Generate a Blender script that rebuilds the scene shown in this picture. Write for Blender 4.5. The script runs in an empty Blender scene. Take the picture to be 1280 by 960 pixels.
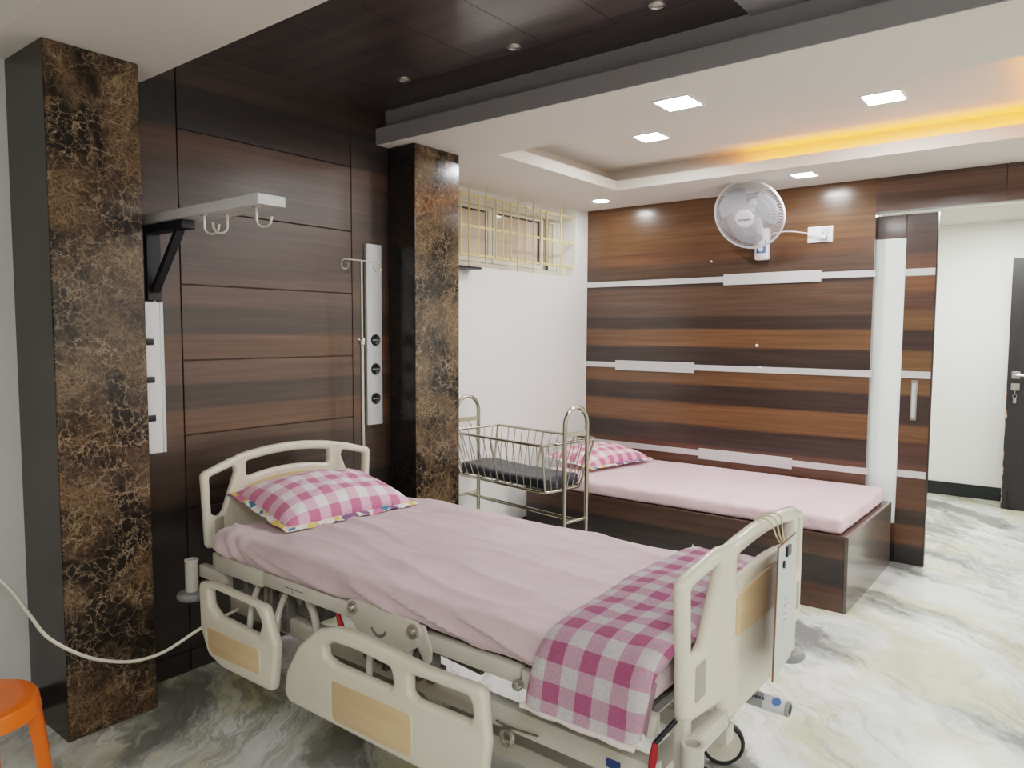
import bpy, bmesh, math, random
from math import pi, sin, cos, radians, sqrt, atan2, hypot
from mathutils import Vector, Matrix, noise

random.seed(7)
C = bpy.context.scene.collection
SC = bpy.context.scene

# ------------------------------------------------------------------ materials
MATS = {}

def srgb(r, g, b):
    def f(c):
        c /= 255.0
        return c / 12.92 if c <= 0.04045 else ((c + 0.055) / 1.055) ** 2.4
    return (f(r), f(g), f(b), 1.0)

class NT:
    """small helper around a node tree"""
    def __init__(self, name):
        m = bpy.data.materials.new(name)
        m.use_nodes = True
        self.m = m
        self.t = m.node_tree
        self.b = self.t.nodes['Principled BSDF']
        MATS[name] = m
    def n(self, kind, **kw):
        nd = self.t.nodes.new(kind)
        for k, v in kw.items():
            if k in nd.inputs and not hasattr(nd, k):
                nd.inputs[k].default_value = v
            elif hasattr(nd, k):
                setattr(nd, k, v)
            else:
                nd.inputs[k].default_value = v
        return nd
    def l(self, a, b):
        self.t.links.new(a, b)
    def coord(self, which='Object', scale=(1, 1, 1), rot=(0, 0, 0), loc=(0, 0, 0)):
        tc = self.n('ShaderNodeTexCoord')
        mp = self.n('ShaderNodeMapping')
        mp.inputs['Scale'].default_value = scale
        mp.inputs['Rotation'].default_value = rot
        mp.inputs['Location'].default_value = loc
        self.l(tc.outputs[which], mp.inputs['Vector'])
        return mp.outputs['Vector']
    def noise(self, vec, scale=5, detail=4, rough=0.5, dist=0.0):
        nd = self.n('ShaderNodeTexNoise')
        nd.inputs['Scale'].default_value = scale
        nd.inputs['Detail'].default_value = detail
        nd.inputs['Roughness'].default_value = rough
        nd.inputs['Distortion'].default_value = dist
        self.l(vec, nd.inputs['Vector'])
        return nd
    def ramp(self, fac, stops, interp='LINEAR'):
        r = self.n('ShaderNodeValToRGB')
        cr = r.color_ramp
        cr.interpolation = interp
        while len(cr.elements) > 1:
            cr.elements.remove(cr.elements[-1])
        cr.elements[0].position = stops[0][0]
        cr.elements[0].color = stops[0][1]
        for p, c in stops[1:]:
            e = cr.elements.new(p)
            e.color = c
        self.l(fac, r.inputs['Fac'])
        return r.outputs['Color']
    def mix(self, fac, a, b, mode='MIX'):
        x = self.n('ShaderNodeMix', data_type='RGBA', blend_type=mode)
        for key, v in ((0, fac), (6, a), (7, b)):
            if hasattr(v, 'is_linked'):
                self.l(v, x.inputs[key])
            else:
                x.inputs[key].default_value = v
        return x.outputs[2]
    def math(self, op, a, b=0.0, c=0.0):
        x = self.n('ShaderNodeMath', operation=op)
        for i, v in enumerate((a, b, c)):
            if hasattr(v, 'is_linked'):
                self.l(v, x.inputs[i])
            else:
                x.inputs[i].default_value = v
        return x.outputs[0]
    def sep(self, vec):
        s = self.n('ShaderNodeSeparateXYZ')
        self.l(vec, s.inputs[0])
        return s.outputs
    def bump(self, h, strength=0.2, dist=0.01):
        b = self.n('ShaderNodeBump')
        b.inputs['Strength'].default_value = strength
        b.inputs['Distance'].default_value = dist
        self.l(h, b.inputs['Height'])
        self.l(b.outputs['Normal'], self.b.inputs['Normal'])
    def set(self, color=None, rough=None, metal=None, coat=None, coat_rough=None, spec=None):
        i = self.b.inputs
        if color is not None:
            if hasattr(color, 'is_linked'):
                self.l(color, i['Base Color'])
            else:
                i['Base Color'].default_value = color
        if rough is not None:
            if hasattr(rough, 'is_linked'):
                self.l(rough, i['Roughness'])
            else:
                i['Roughness'].default_value = rough
        if metal is not None: i['Metallic'].default_value = metal
        if coat is not None: i['Coat Weight'].default_value = coat
        if coat_rough is not None: i['Coat Roughness'].default_value = coat_rough
        if spec is not None: i['Specular IOR Level'].default_value = spec
        return self.m

def flat(name, col, rough=0.5, metal=0.0, var=0.04, nscale=6.0, coat=0.0, bump=0.0):
    """painted / plastic / metal surface with a little procedural variation"""
    t = NT(name)
    v = t.coord()
    nz = t.noise(v, nscale, 3)
    dark = tuple(c * (1 - var * 2.2) for c in col[:3]) + (1,)
    light = tuple(min(1, c * (1 + var)) for c in col[:3]) + (1,)
    c = t.ramp(nz.outputs['Fac'], [(0.3, dark), (0.7, light)])
    t.set(c, rough, metal, coat, 0.08)
    if bump:
        n2 = t.noise(v, 180, 3)
        t.bump(n2.outputs['Fac'], bump, 0.002)
    return t.m

def emit(name, col, strength):
    t = NT(name)
    t.set((0.8, 0.8, 0.8, 1), 0.4)
    t.b.inputs['Emission Color'].default_value = col
    t.b.inputs['Emission Strength'].default_value = strength
    return t.m

def banded_wood(name, bands, axis, zmax=2.6, grain_axis=1, coat=0.4, rough=0.32, coat_rough=0.12, gain=1.0):
    """horizontal laminate bands given as (lower height, colour) + stretched grain"""
    t = NT(name)
    v = t.coord()
    s = t.sep(v)
    wob = t.noise(t.coord(scale=(0.5, 0.5, 0.5)), 2.0, 2)
    h = t.math('ADD', s[axis], t.math('MULTIPLY', t.math('SUBTRACT', wob.outputs['Fac'], 0.5), 0.02))
    f = t.math('DIVIDE', h, zmax)
    stops = []
    eps = 0.0022
    for i, (z, c) in enumerate(bands):
        p = max(0.0, z / zmax)
        if i > 0:
            stops.append((max(0, p - eps), bands[i - 1][1]))
        stops.append((min(1, p + (eps if i else 0)), c))
    base = t.ramp(f, stops[:32])
    sc = [60, 60, 60]
    sc[grain_axis] = 1.6
    g1 = t.noise(t.coord(scale=tuple(sc)), 1.0, 6, 0.6, 0.3)
    sc2 = [14, 14, 14]
    sc2[grain_axis] = 0.7
    g2 = t.noise(t.coord(scale=tuple(sc2)), 1.0, 4, 0.55, 0.5)
    k1 = t.ramp(g1.outputs['Fac'], [(0.25, (0.62, 0.6, 0.58, 1)), (0.75, (1.28, 1.28, 1.28, 1))])
    k2 = t.ramp(g2.outputs['Fac'], [(0.25, (0.72 * gain,) * 3 + (1,)), (0.75, (1.22 * gain,) * 3 + (1,))])
    c = t.mix(1.0, t.mix(1.0, base, k1, 'MULTIPLY'), k2, 'MULTIPLY')
    t.set(c, rough, 0, coat, coat_rough)
    t.bump(g1.outputs['Fac'], 0.04, 0.002)
    return t.m

def plain_wood(name, c1, c2, grain=(60, 1.6, 60), rough=0.35, coat=0.3):
    t = NT(name)
    g1 = t.noise(t.coord(scale=grain), 1.0, 6, 0.6, 0.4)
    c = t.ramp(g1.outputs['Fac'], [(0.25, c1), (0.75, c2)])
    t.set(c, rough, 0, coat, 0.12)
    return t.m

def marble_dark(name, k_=1.0, rough=0.16):
    t = NT(name)
    v = t.coord()
    w1 = t.noise(v, 6, 5, 0.6)
    vec = t.n('ShaderNodeVectorMath', operation='MULTIPLY_ADD')
    t.l(w1.outputs['Color'], vec.inputs[0])
    vec.inputs[1].default_value = (0.16, 0.16, 0.16)
    t.l(v, vec.inputs[2])
    w2 = t.noise(v, 26, 4, 0.6)
    vec2 = t.n('ShaderNodeVectorMath', operation='MULTIPLY_ADD')
    t.l(w2.outputs['Color'], vec2.inputs[0])
    vec2.inputs[1].default_value = (0.055, 0.055, 0.055)
    t.l(vec.outputs[0], vec2.inputs[2])
    def cells(scale, stops):
        vo = t.n('ShaderNodeTexVoronoi', feature='DISTANCE_TO_EDGE')
        vo.inputs['Scale'].default_value = scale
        t.l(vec2.outputs[0], vo.inputs['Vector'])
        return t.ramp(vo.outputs['Distance'], stops)
    W = (1, 1, 1, 1); K = (0, 0, 0, 1)
    big = cells(11, [(0.0, W), (0.010, (0.6,) * 3 + (1,)), (0.026, K)])
    mid = cells(24, [(0.0, W), (0.022, (0.6,) * 3 + (1,)), (0.06, K)])
    fine = cells(62, [(0.0, W), (0.05, (0.4,) * 3 + (1,)), (0.2, K)])
    zone = t.noise(t.coord(loc=(3.1, 1.7, 0.4)), 3.2, 4, 0.62, 0.6)
    zf = t.ramp(zone.outputs['Fac'], [(0.42, K), (0.6, W)])
    zone2 = t.noise(t.coord(loc=(9.1, 4.7, 2.4)), 7.0, 4, 0.62, 0.6)
    zf2 = t.ramp(zone2.outputs['Fac'], [(0.40, K), (0.62, W)])
    ground = t.mix(zf, srgb(40, 33, 28), srgb(80, 64, 50))
    cl = t.noise(v, 38, 4, 0.6)
    k = t.ramp(cl.outputs['Fac'], [(0.3, (0.55,) * 3 + (1,)), (0.7, (1.3,) * 3 + (1,))])
    ground = t.mix(1.0, ground, k, 'MULTIPLY')
    z3 = t.noise(t.coord(loc=(1.1, 6.7, 8.4)), 4.5, 4, 0.6, 0.5)
    zf3 = t.ramp(z3.outputs['Fac'], [(0.38, (0.25,) * 3 + (1,)), (0.6, W)])
    brk = t.noise(v, 24, 5, 0.7)
    bf = t.ramp(brk.outputs['Fac'], [(0.30, (0.2,) * 3 + (1,)), (0.52, W)])
    vein = t.mix(t.noise(v, 11, 3, 0.6).outputs['Fac'], srgb(118, 96, 70), srgb(184, 164, 138))
    c = t.mix(t.math('MULTIPLY', t.math('MULTIPLY', big, zf3), bf), ground, vein)
    c = t.mix(t.math('MULTIPLY', t.math('MULTIPLY', mid, bf), zf2), c, vein)
    c = t.mix(t.math('MULTIPLY', t.math('MULTIPLY', fine, 0.65), zf), c, srgb(150, 124, 92))
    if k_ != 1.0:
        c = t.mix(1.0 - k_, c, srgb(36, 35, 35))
    t.set(c, rough, 0, 0.0)
    t.b.inputs['Specular IOR Level'].default_value = 0.42
    return t.m

def marble_floor(name):
    t = NT(name)
    v = t.coord(rot=(0, 0, radians(38)))
    w = t.noise(v, 1.1, 5, 0.6)
    vec = t.n('ShaderNodeVectorMath', operation='MULTIPLY_ADD')
    t.l(w.outputs['Color'], vec.inputs[0])
    vec.inputs[1].default_value = (0.5, 0.7, 0.2)
    t.l(v, vec.inputs[2])
    def field(scale, loc, ns, det, rough):
        m = t.n('ShaderNodeMapping')
        m.inputs['Scale'].default_value = scale
        m.inputs['Location'].default_value = loc
        t.l(vec.outputs[0], m.inputs['Vector'])
        return t.noise(m.outputs[0], ns, det, rough).outputs['Fac']
    K = (0, 0, 0, 1); W = (1, 1, 1, 1)
    grey = t.ramp(field((0.55, 2.2, 1), (0.4, 0.2, 0), 1.2, 9, 0.6), [(0.385, W), (0.42, (0.6,) * 3 + (1,)), (0.478, K)])
    thin = t.ramp(field((0.7, 4.2, 1), (4.2, 1.3, 0), 1.5, 9, 0.66), [(0.46, K), (0.495, W), (0.505, W), (0.54, K)])
    mask = t.ramp(field((0.6, 0.9, 1), (2.2, 8.3, 0), 1.0, 3, 0.5), [(0.42, K), (0.6, W)])
    green = t.ramp(field((0.8, 1.5, 1), (7.9, 5.3, 0), 1.3, 8, 0.66), [(0.48, K), (0.60, W)])
    base = t.ramp(field((1, 1.6, 1), (1, 1, 0), 2.6, 7, 0.62), [(0.3, srgb(204, 206, 203)), (0.65, srgb(236, 237, 236))])
    c = t.mix(t.math('MULTIPLY', green, 0.75), base, srgb(190, 190, 146))
    c = t.mix(t.math('MULTIPLY', t.math('MULTIPLY', thin, mask), 0.6), c, srgb(132, 134, 126))
    c = t.mix(t.math('MULTIPLY', grey, 0.85), c, srgb(108, 109, 106))
    # slab joints
    s = t.sep(t.coord())
    jx = t.math('ABSOLUTE', t.math('SUBTRACT', t.math('FRACT', t.math('DIVIDE', t.math('ADD', s[0], 20.35), 1.8)), 0.5))
    jy = t.math('ABSOLUTE', t.math('SUBTRACT', t.math('FRACT', t.math('DIVIDE', t.math('ADD', s[1], 18.66), 1.51)), 0.5))
    j = t.math('MAXIMUM', t.math('LESS_THAN', jx, 0.0006), t.math('LESS_THAN', jy, 0.0011))
    c = t.mix(t.math('MULTIPLY', j, 0.4), c, srgb(140, 138, 130))
    t.set(c, 0.22)
    t.b.inputs['Specular IOR Level'].default_value = 0.35
    return t.m

def gingham(name, deep, mid, white, rough=0.85):
    """woven check driven by a UV map measured in squares"""
    t = NT(name)
    tc = t.n('ShaderNodeTexCoord')
    s = t.sep(tc.outputs['UV'])
    def stripe(x):
        f = t.math('FRACT', t.math('MULTIPLY', x, 0.5))
        return t.math('LESS_THAN', f, 0.5)
    tot = t.math('MULTIPLY', t.math('ADD', stripe(s[0]), stripe(s[1])), 0.5)
    c = t.ramp(tot, [(0.0, white), (0.5, mid), (1.0, deep)])
    ob = t.coord()
    nz = t.noise(ob, 240, 2)
    k = t.ramp(nz.outputs['Fac'], [(0.3, (0.86,) * 3 + (1,)), (0.7, (1.08,) * 3 + (1,))])
    c = t.mix(1.0, c, k, 'MULTIPLY')
    t.set(c, rough, 0, 0)
    t.b.inputs['Sheen Weight'].default_value = 0.15
    t.b.inputs['Specular IOR Level'].default_value = 0.2
    nb = t.noise(ob, 28, 5, 0.6)
    t.bump(nb.outputs['Fac'], 0.22, 0.012)
    return t.m

def sheet_mat(name, c1, c2, rough=0.8):
    t = NT(name)
    ob = t.coord()
    s = t.sep(ob)
    w = t.math('MULTIPLY_ADD', t.math('SINE', t.math('MULTIPLY', t.math('ADD', s[1], s[2]), 850.0)), 0.5, 0.5)
    nz = t.noise(ob, 5, 4)
    f = t.math('ADD', t.math('MULTIPLY', w, 0.22), t.math('MULTIPLY', nz.outputs['Fac'], 0.78))
    c = t.ramp(f, [(0.2, c1), (0.8, c2)])
    t.set(c, rough)
    t.b.inputs['Specular IOR Level'].default_value = 0.2
    t.b.inputs['Sheen Weight'].default_value = 0.2
    nb = t.noise(t.coord(scale=(2.0, 9, 6)), 4.0, 5, 0.6)
    t.bump(nb.outputs['Fac'], 0.25, 0.012)
    return t.m

def floral(name):
    t = NT(name)
    v = t.coord()
    vo = t.n('ShaderNodeTexVoronoi')
    vo.inputs['Scale'].default_value = 26
    t.l(v, vo.inputs['Vector'])
    s = t.sep(vo.outputs['Color'])
    c = t.ramp(s[0], [(0, srgb(222, 218, 214)), (0.22, srgb(70, 120, 150)), (0.4, srgb(226, 215, 205)),
                      (0.55, srgb(222, 190, 110)), (0.7, srgb(120, 90, 125)), (0.8, srgb(232, 226, 222)), (0.92, srgb(205, 120, 150))], 'CONSTANT')
    t.set(c, 0.85)
    return t.m

def brushed(name, col, rough=0.3, axis=2, metal=1.0):
    t = NT(name)
    sc = [300, 300, 300]
    sc[axis] = 4
    g = t.noise(t.coord(scale=tuple(sc)), 1.0, 3)
    c = t.ramp(g.outputs['Fac'], [(0.3, tuple(x * 0.88 for x in col[:3]) + (1,)), (0.7, col)])
    t.set(c, rough, metal)
    return t.m

M = {}
M['white_paint'] = flat('white_paint', srgb(236, 235, 231), 0.55, var=0.012, nscale=1.6)
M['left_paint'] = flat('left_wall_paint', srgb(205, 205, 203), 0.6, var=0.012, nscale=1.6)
M['ceiling_paint'] = flat('ceiling_paint', srgb(224, 218, 210), 0.7, var=0.01, nscale=1.5)
M['soffit_paint'] = flat('soffit_paint', srgb(218, 210, 203), 0.7, var=0.01, nscale=1.5)
M['grey_shade_paint'] = flat('beam_shade_paint', srgb(150, 148, 150), 0.6, var=0.01, nscale=1.5)  # grey carries the shade of the unlit beam and tray ceiling
M['black_skirting'] = flat('black_skirting', srgb(24, 30, 32), 0.25, var=0.08)
M['corridor_paint'] = flat('corridor_paint', srgb(240, 240, 236), 0.55, var=0.015, nscale=1.2)
M['marble_column'] = marble_dark('emperador_marble')
M['marble_shaded_side'] = marble_dark('emperador_marble_shaded_side', 0.18, 0.2)  # dark slab colour also holds the shade of the unlit column side
M['marble_floor'] = marble_floor('white_marble_floor')

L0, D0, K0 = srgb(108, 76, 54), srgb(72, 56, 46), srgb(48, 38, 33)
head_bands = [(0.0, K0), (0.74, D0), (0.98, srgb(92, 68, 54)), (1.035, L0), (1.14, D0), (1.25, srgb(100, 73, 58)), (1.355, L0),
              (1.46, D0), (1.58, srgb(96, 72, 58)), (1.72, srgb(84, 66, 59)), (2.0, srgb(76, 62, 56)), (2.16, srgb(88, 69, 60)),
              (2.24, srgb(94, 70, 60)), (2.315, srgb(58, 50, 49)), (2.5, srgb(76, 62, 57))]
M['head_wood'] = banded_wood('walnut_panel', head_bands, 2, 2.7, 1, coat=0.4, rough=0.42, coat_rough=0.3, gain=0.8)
M['ceiling_wood'] = plain_wood('walnut_ceiling', srgb(50, 44, 45), srgb(84, 75, 74), (1.4, 14, 14), 0.36, 0.4)
O1, B1, B2 = srgb(108, 77, 53), srgb(58, 47, 43), srgb(84, 65, 54)
back_bands = [(0.0, srgb(96, 64, 46)), (0.16, srgb(56, 44, 42)), (0.30, srgb(92, 62, 46)), (0.64, B1), (0.79, O1), (0.955, B1), (1.095, srgb(104, 75, 53)), (1.235, B1),
              (1.375, O1), (1.505, B1), (1.60, B2), (1.70, srgb(90, 69, 56)), (1.82, B1), (1.89, B2), (2.0, srgb(100, 70, 52)), (2.10, O1), (2.27, B1), (2.385, srgb(107, 77, 53))]
M['back_wood'] = banded_wood('striped_laminate', back_bands, 2, 2.6, 0, coat=0.35, rough=0.3, coat_rough=0.16)
M['header_wood'] = banded_wood('header_laminate', [(0, srgb(84, 62, 52)), (2.36, srgb(94, 70, 58)), (2.43, srgb(76, 57, 48))], 2, 2.6, 0)
M['dark_trim'] = plain_wood('dark_trim_wood', srgb(36, 27, 25), srgb(58, 44, 40))
door_bands = [(0.0, srgb(44, 37, 37)), (0.13, srgb(92, 64, 47)), (0.26, srgb(58, 47, 44)), (0.36, srgb(90, 64, 50)), (0.64, srgb(76, 54, 46)), (0.79, srgb(103, 74, 51)), (0.9, srgb(60, 46, 42)),
              (1.09, srgb(103, 74, 51)), (1.255, srgb(104, 75, 51)), (1.37, srgb(58, 45, 41)), (1.5, srgb(104, 75, 51)), (1.62, srgb(82, 58, 47)), (1.74, srgb(112, 76, 52)),
              (1.87, srgb(98, 68, 52)), (1.98, srgb(72, 54, 48))]
M['door_wood'] = banded_wood('sliding_door_laminate', door_bands, 2, 2.6, 0, coat=0.3)
box_bands = [(0.0, srgb(86, 62, 50)), (0.135, srgb(52, 46, 46)), (0.29, srgb(82, 61, 51))]
M['box_wood'] = banded_wood('box_bed_laminate', box_bands, 2, 2.6, 0, coat=0.3)
M['box_end'] = plain_wood('box_end_laminate', srgb(80, 69, 63), srgb(102, 91, 84), (40, 1.6, 40), 0.22, 0.6)
M['aluminium'] = brushed('brushed_aluminium', srgb(214, 214, 214), 0.42, 0, 0.35)
M['panel_edge'] = flat('panel_edge_grey', srgb(150, 148, 146), 0.4)
M['aluminium_v'] = brushed('panel_aluminium', srgb(212, 214, 216), 0.4, 2, 0.4)
M['frosted'] = None
t = NT('frosted_glass')
t.set(srgb(214, 224, 222), 0.16)
t.b.inputs['Coat Weight'].default_value = 0.3
nf = t.noise(t.coord(), 3, 2)
t.l(t.ramp(nf.outputs['Fac'], [(0.3, srgb(232, 240, 238)), (0.7, srgb(240, 246, 244))]), t.b.inputs['Base Color'])
M['frosted'] = t.m
M['black_door'] = flat('black_door_laminate', srgb(34, 31, 34), 0.42, var=0.1)
M['chip'] = flat('bare_plywood', srgb(196, 158, 124), 0.8, var=0.15, nscale=30)
M['satin_steel'] = brushed('satin_steel', srgb(200, 198, 190), 0.28, 0)
M['crib_steel'] = flat('crib_steel', srgb(190, 184, 170), 0.2, 1.0, var=0.06)
M['chrome'] = flat('chrome', srgb(220, 220, 220), 0.12, 1.0)
M['plastic'] = flat('cream_plastic', srgb(216, 210, 192), 0.3, var=0.015, coat=0.15)
M['plastic_shade'] = flat('cream_plastic_shade', srgb(168, 163, 146), 0.4, var=0.02)  # darker cream painted as the shade inside a recess
M['frame_paint'] = flat('bed_frame_enamel', srgb(196, 191, 178), 0.36, var=0.03)
M['frame_grey'] = flat('bed_mechanism_grey', srgb(112, 108, 102), 0.45, var=0.08)
M['beech'] = plain_wood('beech_insert', srgb(202, 172, 132), srgb(216, 188, 150), (3, 3, 40), 0.4, 0.1)
M['grey_rubber'] = flat('grey_rubber', srgb(140, 140, 140), 0.5)
M['dark_rubber'] = flat('dark_rubber', srgb(36, 36, 38), 0.6)
M['black_plastic'] = flat('black_plastic', srgb(26, 26, 28), 0.4)
M['black_metal'] = flat('black_powder_coat', srgb(30, 32, 38), 0.42)
M['red_plastic'] = flat('red_plastic', srgb(160, 34, 38), 0.4)
M['blue_label'] = flat('blue_sticker', srgb(40, 66, 120), 0.4)
M['white_label'] = flat('white_sticker', srgb(215, 217, 220), 0.4)
M['tube_grey'] = flat('grey_tube', srgb(158, 158, 158), 0.4)
M['white_plastic'] = flat('white_plastic', srgb(236, 236, 238), 0.32, var=0.01)
M['fan_plastic'] = flat('fan_plastic', srgb(214, 214, 220), 0.35, var=0.01)
t = NT('fan_blade_plastic')
t.set(srgb(214, 216, 222), 0.25)
t.b.inputs['Transmission Weight'].default_value = 0.15
t.b.inputs['IOR'].default_value = 1.2
nf = t.noise(t.coord(), 3, 2)
t.l(t.ramp(nf.outputs['Fac'], [(0.3, srgb(196, 198, 206)), (0.7, srgb(210, 212, 220))]), t.b.inputs['Base Color'])
M['fan_blade'] = t.m
M['wire_grey'] = flat('guard_wire', srgb(206, 206, 212), 0.35, 0.0)
M['ink'] = flat('ink_grey', srgb(70, 70, 90), 0.6)
M['blue_print'] = flat('printed_blue', srgb(96, 128, 190), 0.5)
M['cable_white'] = flat('white_cable', srgb(222, 216, 200), 0.45)
M['sheet'] = sheet_mat('mauve_sheet', srgb(190, 165, 171), srgb(214, 191, 196))
M['sheet_pale'] = sheet_mat('pale_pink_sheet', srgb(220, 186, 194), srgb(236, 206, 212))
M['gingham'] = gingham('pink_gingham', srgb(204, 120, 156), srgb(224, 184, 202), srgb(234, 230, 230))
M['gingham_pillow'] = gingham('rose_gingham', srgb(208, 122, 152), srgb(226, 182, 200), srgb(232, 228, 228))
M['gingham_far'] = gingham('light_rose_gingham', srgb(212, 116, 142), srgb(232, 178, 192), srgb(236, 228, 226))
M['floral'] = floral('floral_piping')
M['hem'] = flat('hem_cloth', srgb(214, 202, 198), 0.9, var=0.05, nscale=30)
M['crib_foam'] = flat('dark_rexine', srgb(48, 52, 62), 0.42, var=0.12, nscale=14)
M['orange'] = flat('orange_plastic', srgb(228, 104, 18), 0.28, var=0.03, coat=0.3)
M['cream_steel'] = flat('cream_paint_steel', srgb(222, 206, 156), 0.4)
M['cream_frame'] = flat('window_cream', srgb(222, 216, 200), 0.45)
M['grille_dark'] = flat('window_gasket', srgb(60, 58, 56), 0.5)
t = NT('frosted_pane')
nf = t.noise(t.coord(), 2.2, 3)
t.set(t.ramp(nf.outputs['Fac'], [(0.3, srgb(200, 180, 166)), (0.7, srgb(216, 198, 184))]), 0.12)
M['pane'] = t.m
M['paper'] = flat('clip_sheet', srgb(210, 212, 208), 0.7, var=0.02)
M['hardboard'] = flat('hardboard', srgb(120, 84, 60), 0.7)
M['string'] = flat('cotton_string', srgb(196, 188, 158), 0.9)
M['led'] = emit('led_diffuser', (0.97, 0.985, 1.0, 1), 72)
M['led_small'] = emit('led_diffuser_small', (0.98, 0.985, 1.0, 1), 46)
M['warm_led'] = emit('warm_led_tape', (1.0, 0.27, 0.02, 1), 9)
M['spot_lens'] = flat('unlit_spot_lens', srgb(180, 176, 170), 0.15)
M['groove'] = flat('groove_dark', srgb(20, 15, 14), 0.6)

# ------------------------------------------------------------------ mesh helpers
def box(bm, x0, x1, y0, y1, z0, z1, bev=0.0, seg=2):
    vs = [bm.verts.new((x, y, z)) for x in (x0, x1) for y in (y0, y1) for z in (z0, z1)]
    idx = ((0, 1, 3, 2), (4, 6, 7, 5), (0, 4, 5, 1), (2, 3, 7, 6), (0, 2, 6, 4), (1, 5, 7, 3))
    fs = [bm.faces.new([vs[i] for i in f]) for f in idx]
    if bev > 0:
        es = list({e for f in fs for e in f.edges})
        bmesh.ops.bevel(bm, geom=es, offset=bev, segments=seg, profile=0.5, affect='EDGES')

def nb():
    return bmesh.new()

def boxes(lst, bev=0.0, seg=2):
    bm = nb()
    for b in lst:
        box(bm, *b, bev=bev, seg=seg)
    return bm

def smooth_path(pts, n=6, closed=False):
    P = [Vector(p) for p in pts]
    out = []
    m = len(P)
    rng = range(m) if closed else range(m - 1)
    for i in rng:
        p0 = P[(i - 1) % m] if (closed or i > 0) else P[0] * 2 - P[1]
        p1 = P[i]
        p2 = P[(i + 1) % m]
        p3 = P[(i + 2) % m] if (closed or i + 2 < m) else P[-1] * 2 - P[-2]
        for k in range(n):
            t = k / n
            out.append(0.5 * ((2 * p1) + (p2 - p0) * t + (2 * p0 - 5 * p1 + 4 * p2 - p3) * t * t + (3 * p1 - p0 - 3 * p2 + p3) * t ** 3))
    if not closed:
        out.append(P[-1])
    return out

def tube(bm, pts, r, seg=8, closed=False, cap=True):
    P = [Vector(p) for p in pts]
    n = len(P)
    rings = []
    up = None
    for i in range(n):
        if closed:
            t = (P[(i + 1) % n] - P[i - 1])
        elif i == 0:
            t = P[1] - P[0]
        elif i == n - 1:
            t = P[-1] - P[-2]
        else:
            t = (P[i + 1] - P[i]).normalized() + (P[i] - P[i - 1]).normalized()
        t = t.normalized() if t.length > 1e-9 else Vector((0, 0, 1))
        if up is None:
            a = Vector((0, 0, 1)) if abs(t.z) < 0.9 else Vector((1, 0, 0))
            up = (a - t * a.dot(t)).normalized()
        else:
            up = (up - t * up.dot(t))
            up = up.normalized() if up.length > 1e-6 else t.orthogonal().normalized()
        s = t.cross(up)
        rr = r[i] if isinstance(r, (list, tuple)) else r
        rings.append([bm.verts.new(P[i] + (up * cos(2 * pi * k / seg) + s * sin(2 * pi * k / seg)) * rr) for k in range(seg)])
    m = n if closed else n - 1
    for i in range(m):
        a, b = rings[i], rings[(i + 1) % n]
        for k in range(seg):
            bm.faces.new((a[k], a[(k + 1) % seg], b[(k + 1) % seg], b[k]))
    if cap and not closed:
        bm.faces.new(rings[0][::-1])
        bm.faces.new(rings[-1])

def lathe(bm, prof, seg=24, mat=None, cap=True):
    """profile of (radius, height) turned about local z, then placed by a matrix"""
    mat = mat or Matrix.Identity(4)
    rings = []
    for r, h in prof:
        if r < 1e-6:
            rings.append([bm.verts.new(mat @ Vector((0, 0, h)))])
        else:
            rings.append([bm.verts.new(mat @ Vector((r * cos(2 * pi * k / seg), r * sin(2 * pi * k / seg), h))) for k in range(seg)])
    for a, b in zip(rings, rings[1:]):
        for k in range(seg):
            k2 = (k + 1) % seg
            if len(a) == 1 and len(b) == 1:
                continue
            if len(a) == 1:
                bm.faces.new((a[0], b[k2], b[k]))
            elif len(b) == 1:
                bm.faces.new((a[k], a[k2], b[0]))
            else:
                bm.faces.new((a[k], a[k2], b[k2], b[k]))
    if cap:
        if len(rings[0]) > 1: bm.faces.new(rings[0][::-1])
        if len(rings[-1]) > 1: bm.faces.new(rings[-1])

def frame_to(p, d):
    d = Vector(d).normalized()
    q = Vector((0, 0, 1)).rotation_difference(d)
    return Matrix.Translation(Vector(p)) @ q.to_matrix().to_4x4()

def cyl(bm, p0, p1, r, seg=16):
    tube(bm, [p0, p1], r, seg)

def fillet(poly, rad, n=5):
    out = []
    m = len(poly)
    for i in range(m):
        p = Vector(poly[i][:2])
        a = Vector(poly[i - 1][:2]) - p
        b = Vector(poly[(i + 1) % m][:2]) - p
        r = poly[i][2] if len(poly[i]) > 2 else rad
        la, lb = a.length, b.length
        a.normalize(); b.normalize()
        ang = a.angle(b)
        if r <= 0 or ang > radians(172):
            out.append(p.copy())
            continue
        d = min(r / math.tan(ang / 2), la * 0.48, lb * 0.48)
        p0 = p + a * d
        p1 = p + b * d
        for k in range(n + 1):
            t = k / n
            out.append(p0 * (1 - t) ** 2 + p * 2 * t * (1 - t) + p1 * t * t)
    return out

def area2(p):
    return sum(p[i - 1].x * p[i].y - p[i].x * p[i - 1].y for i in range(len(p))) / 2

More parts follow.
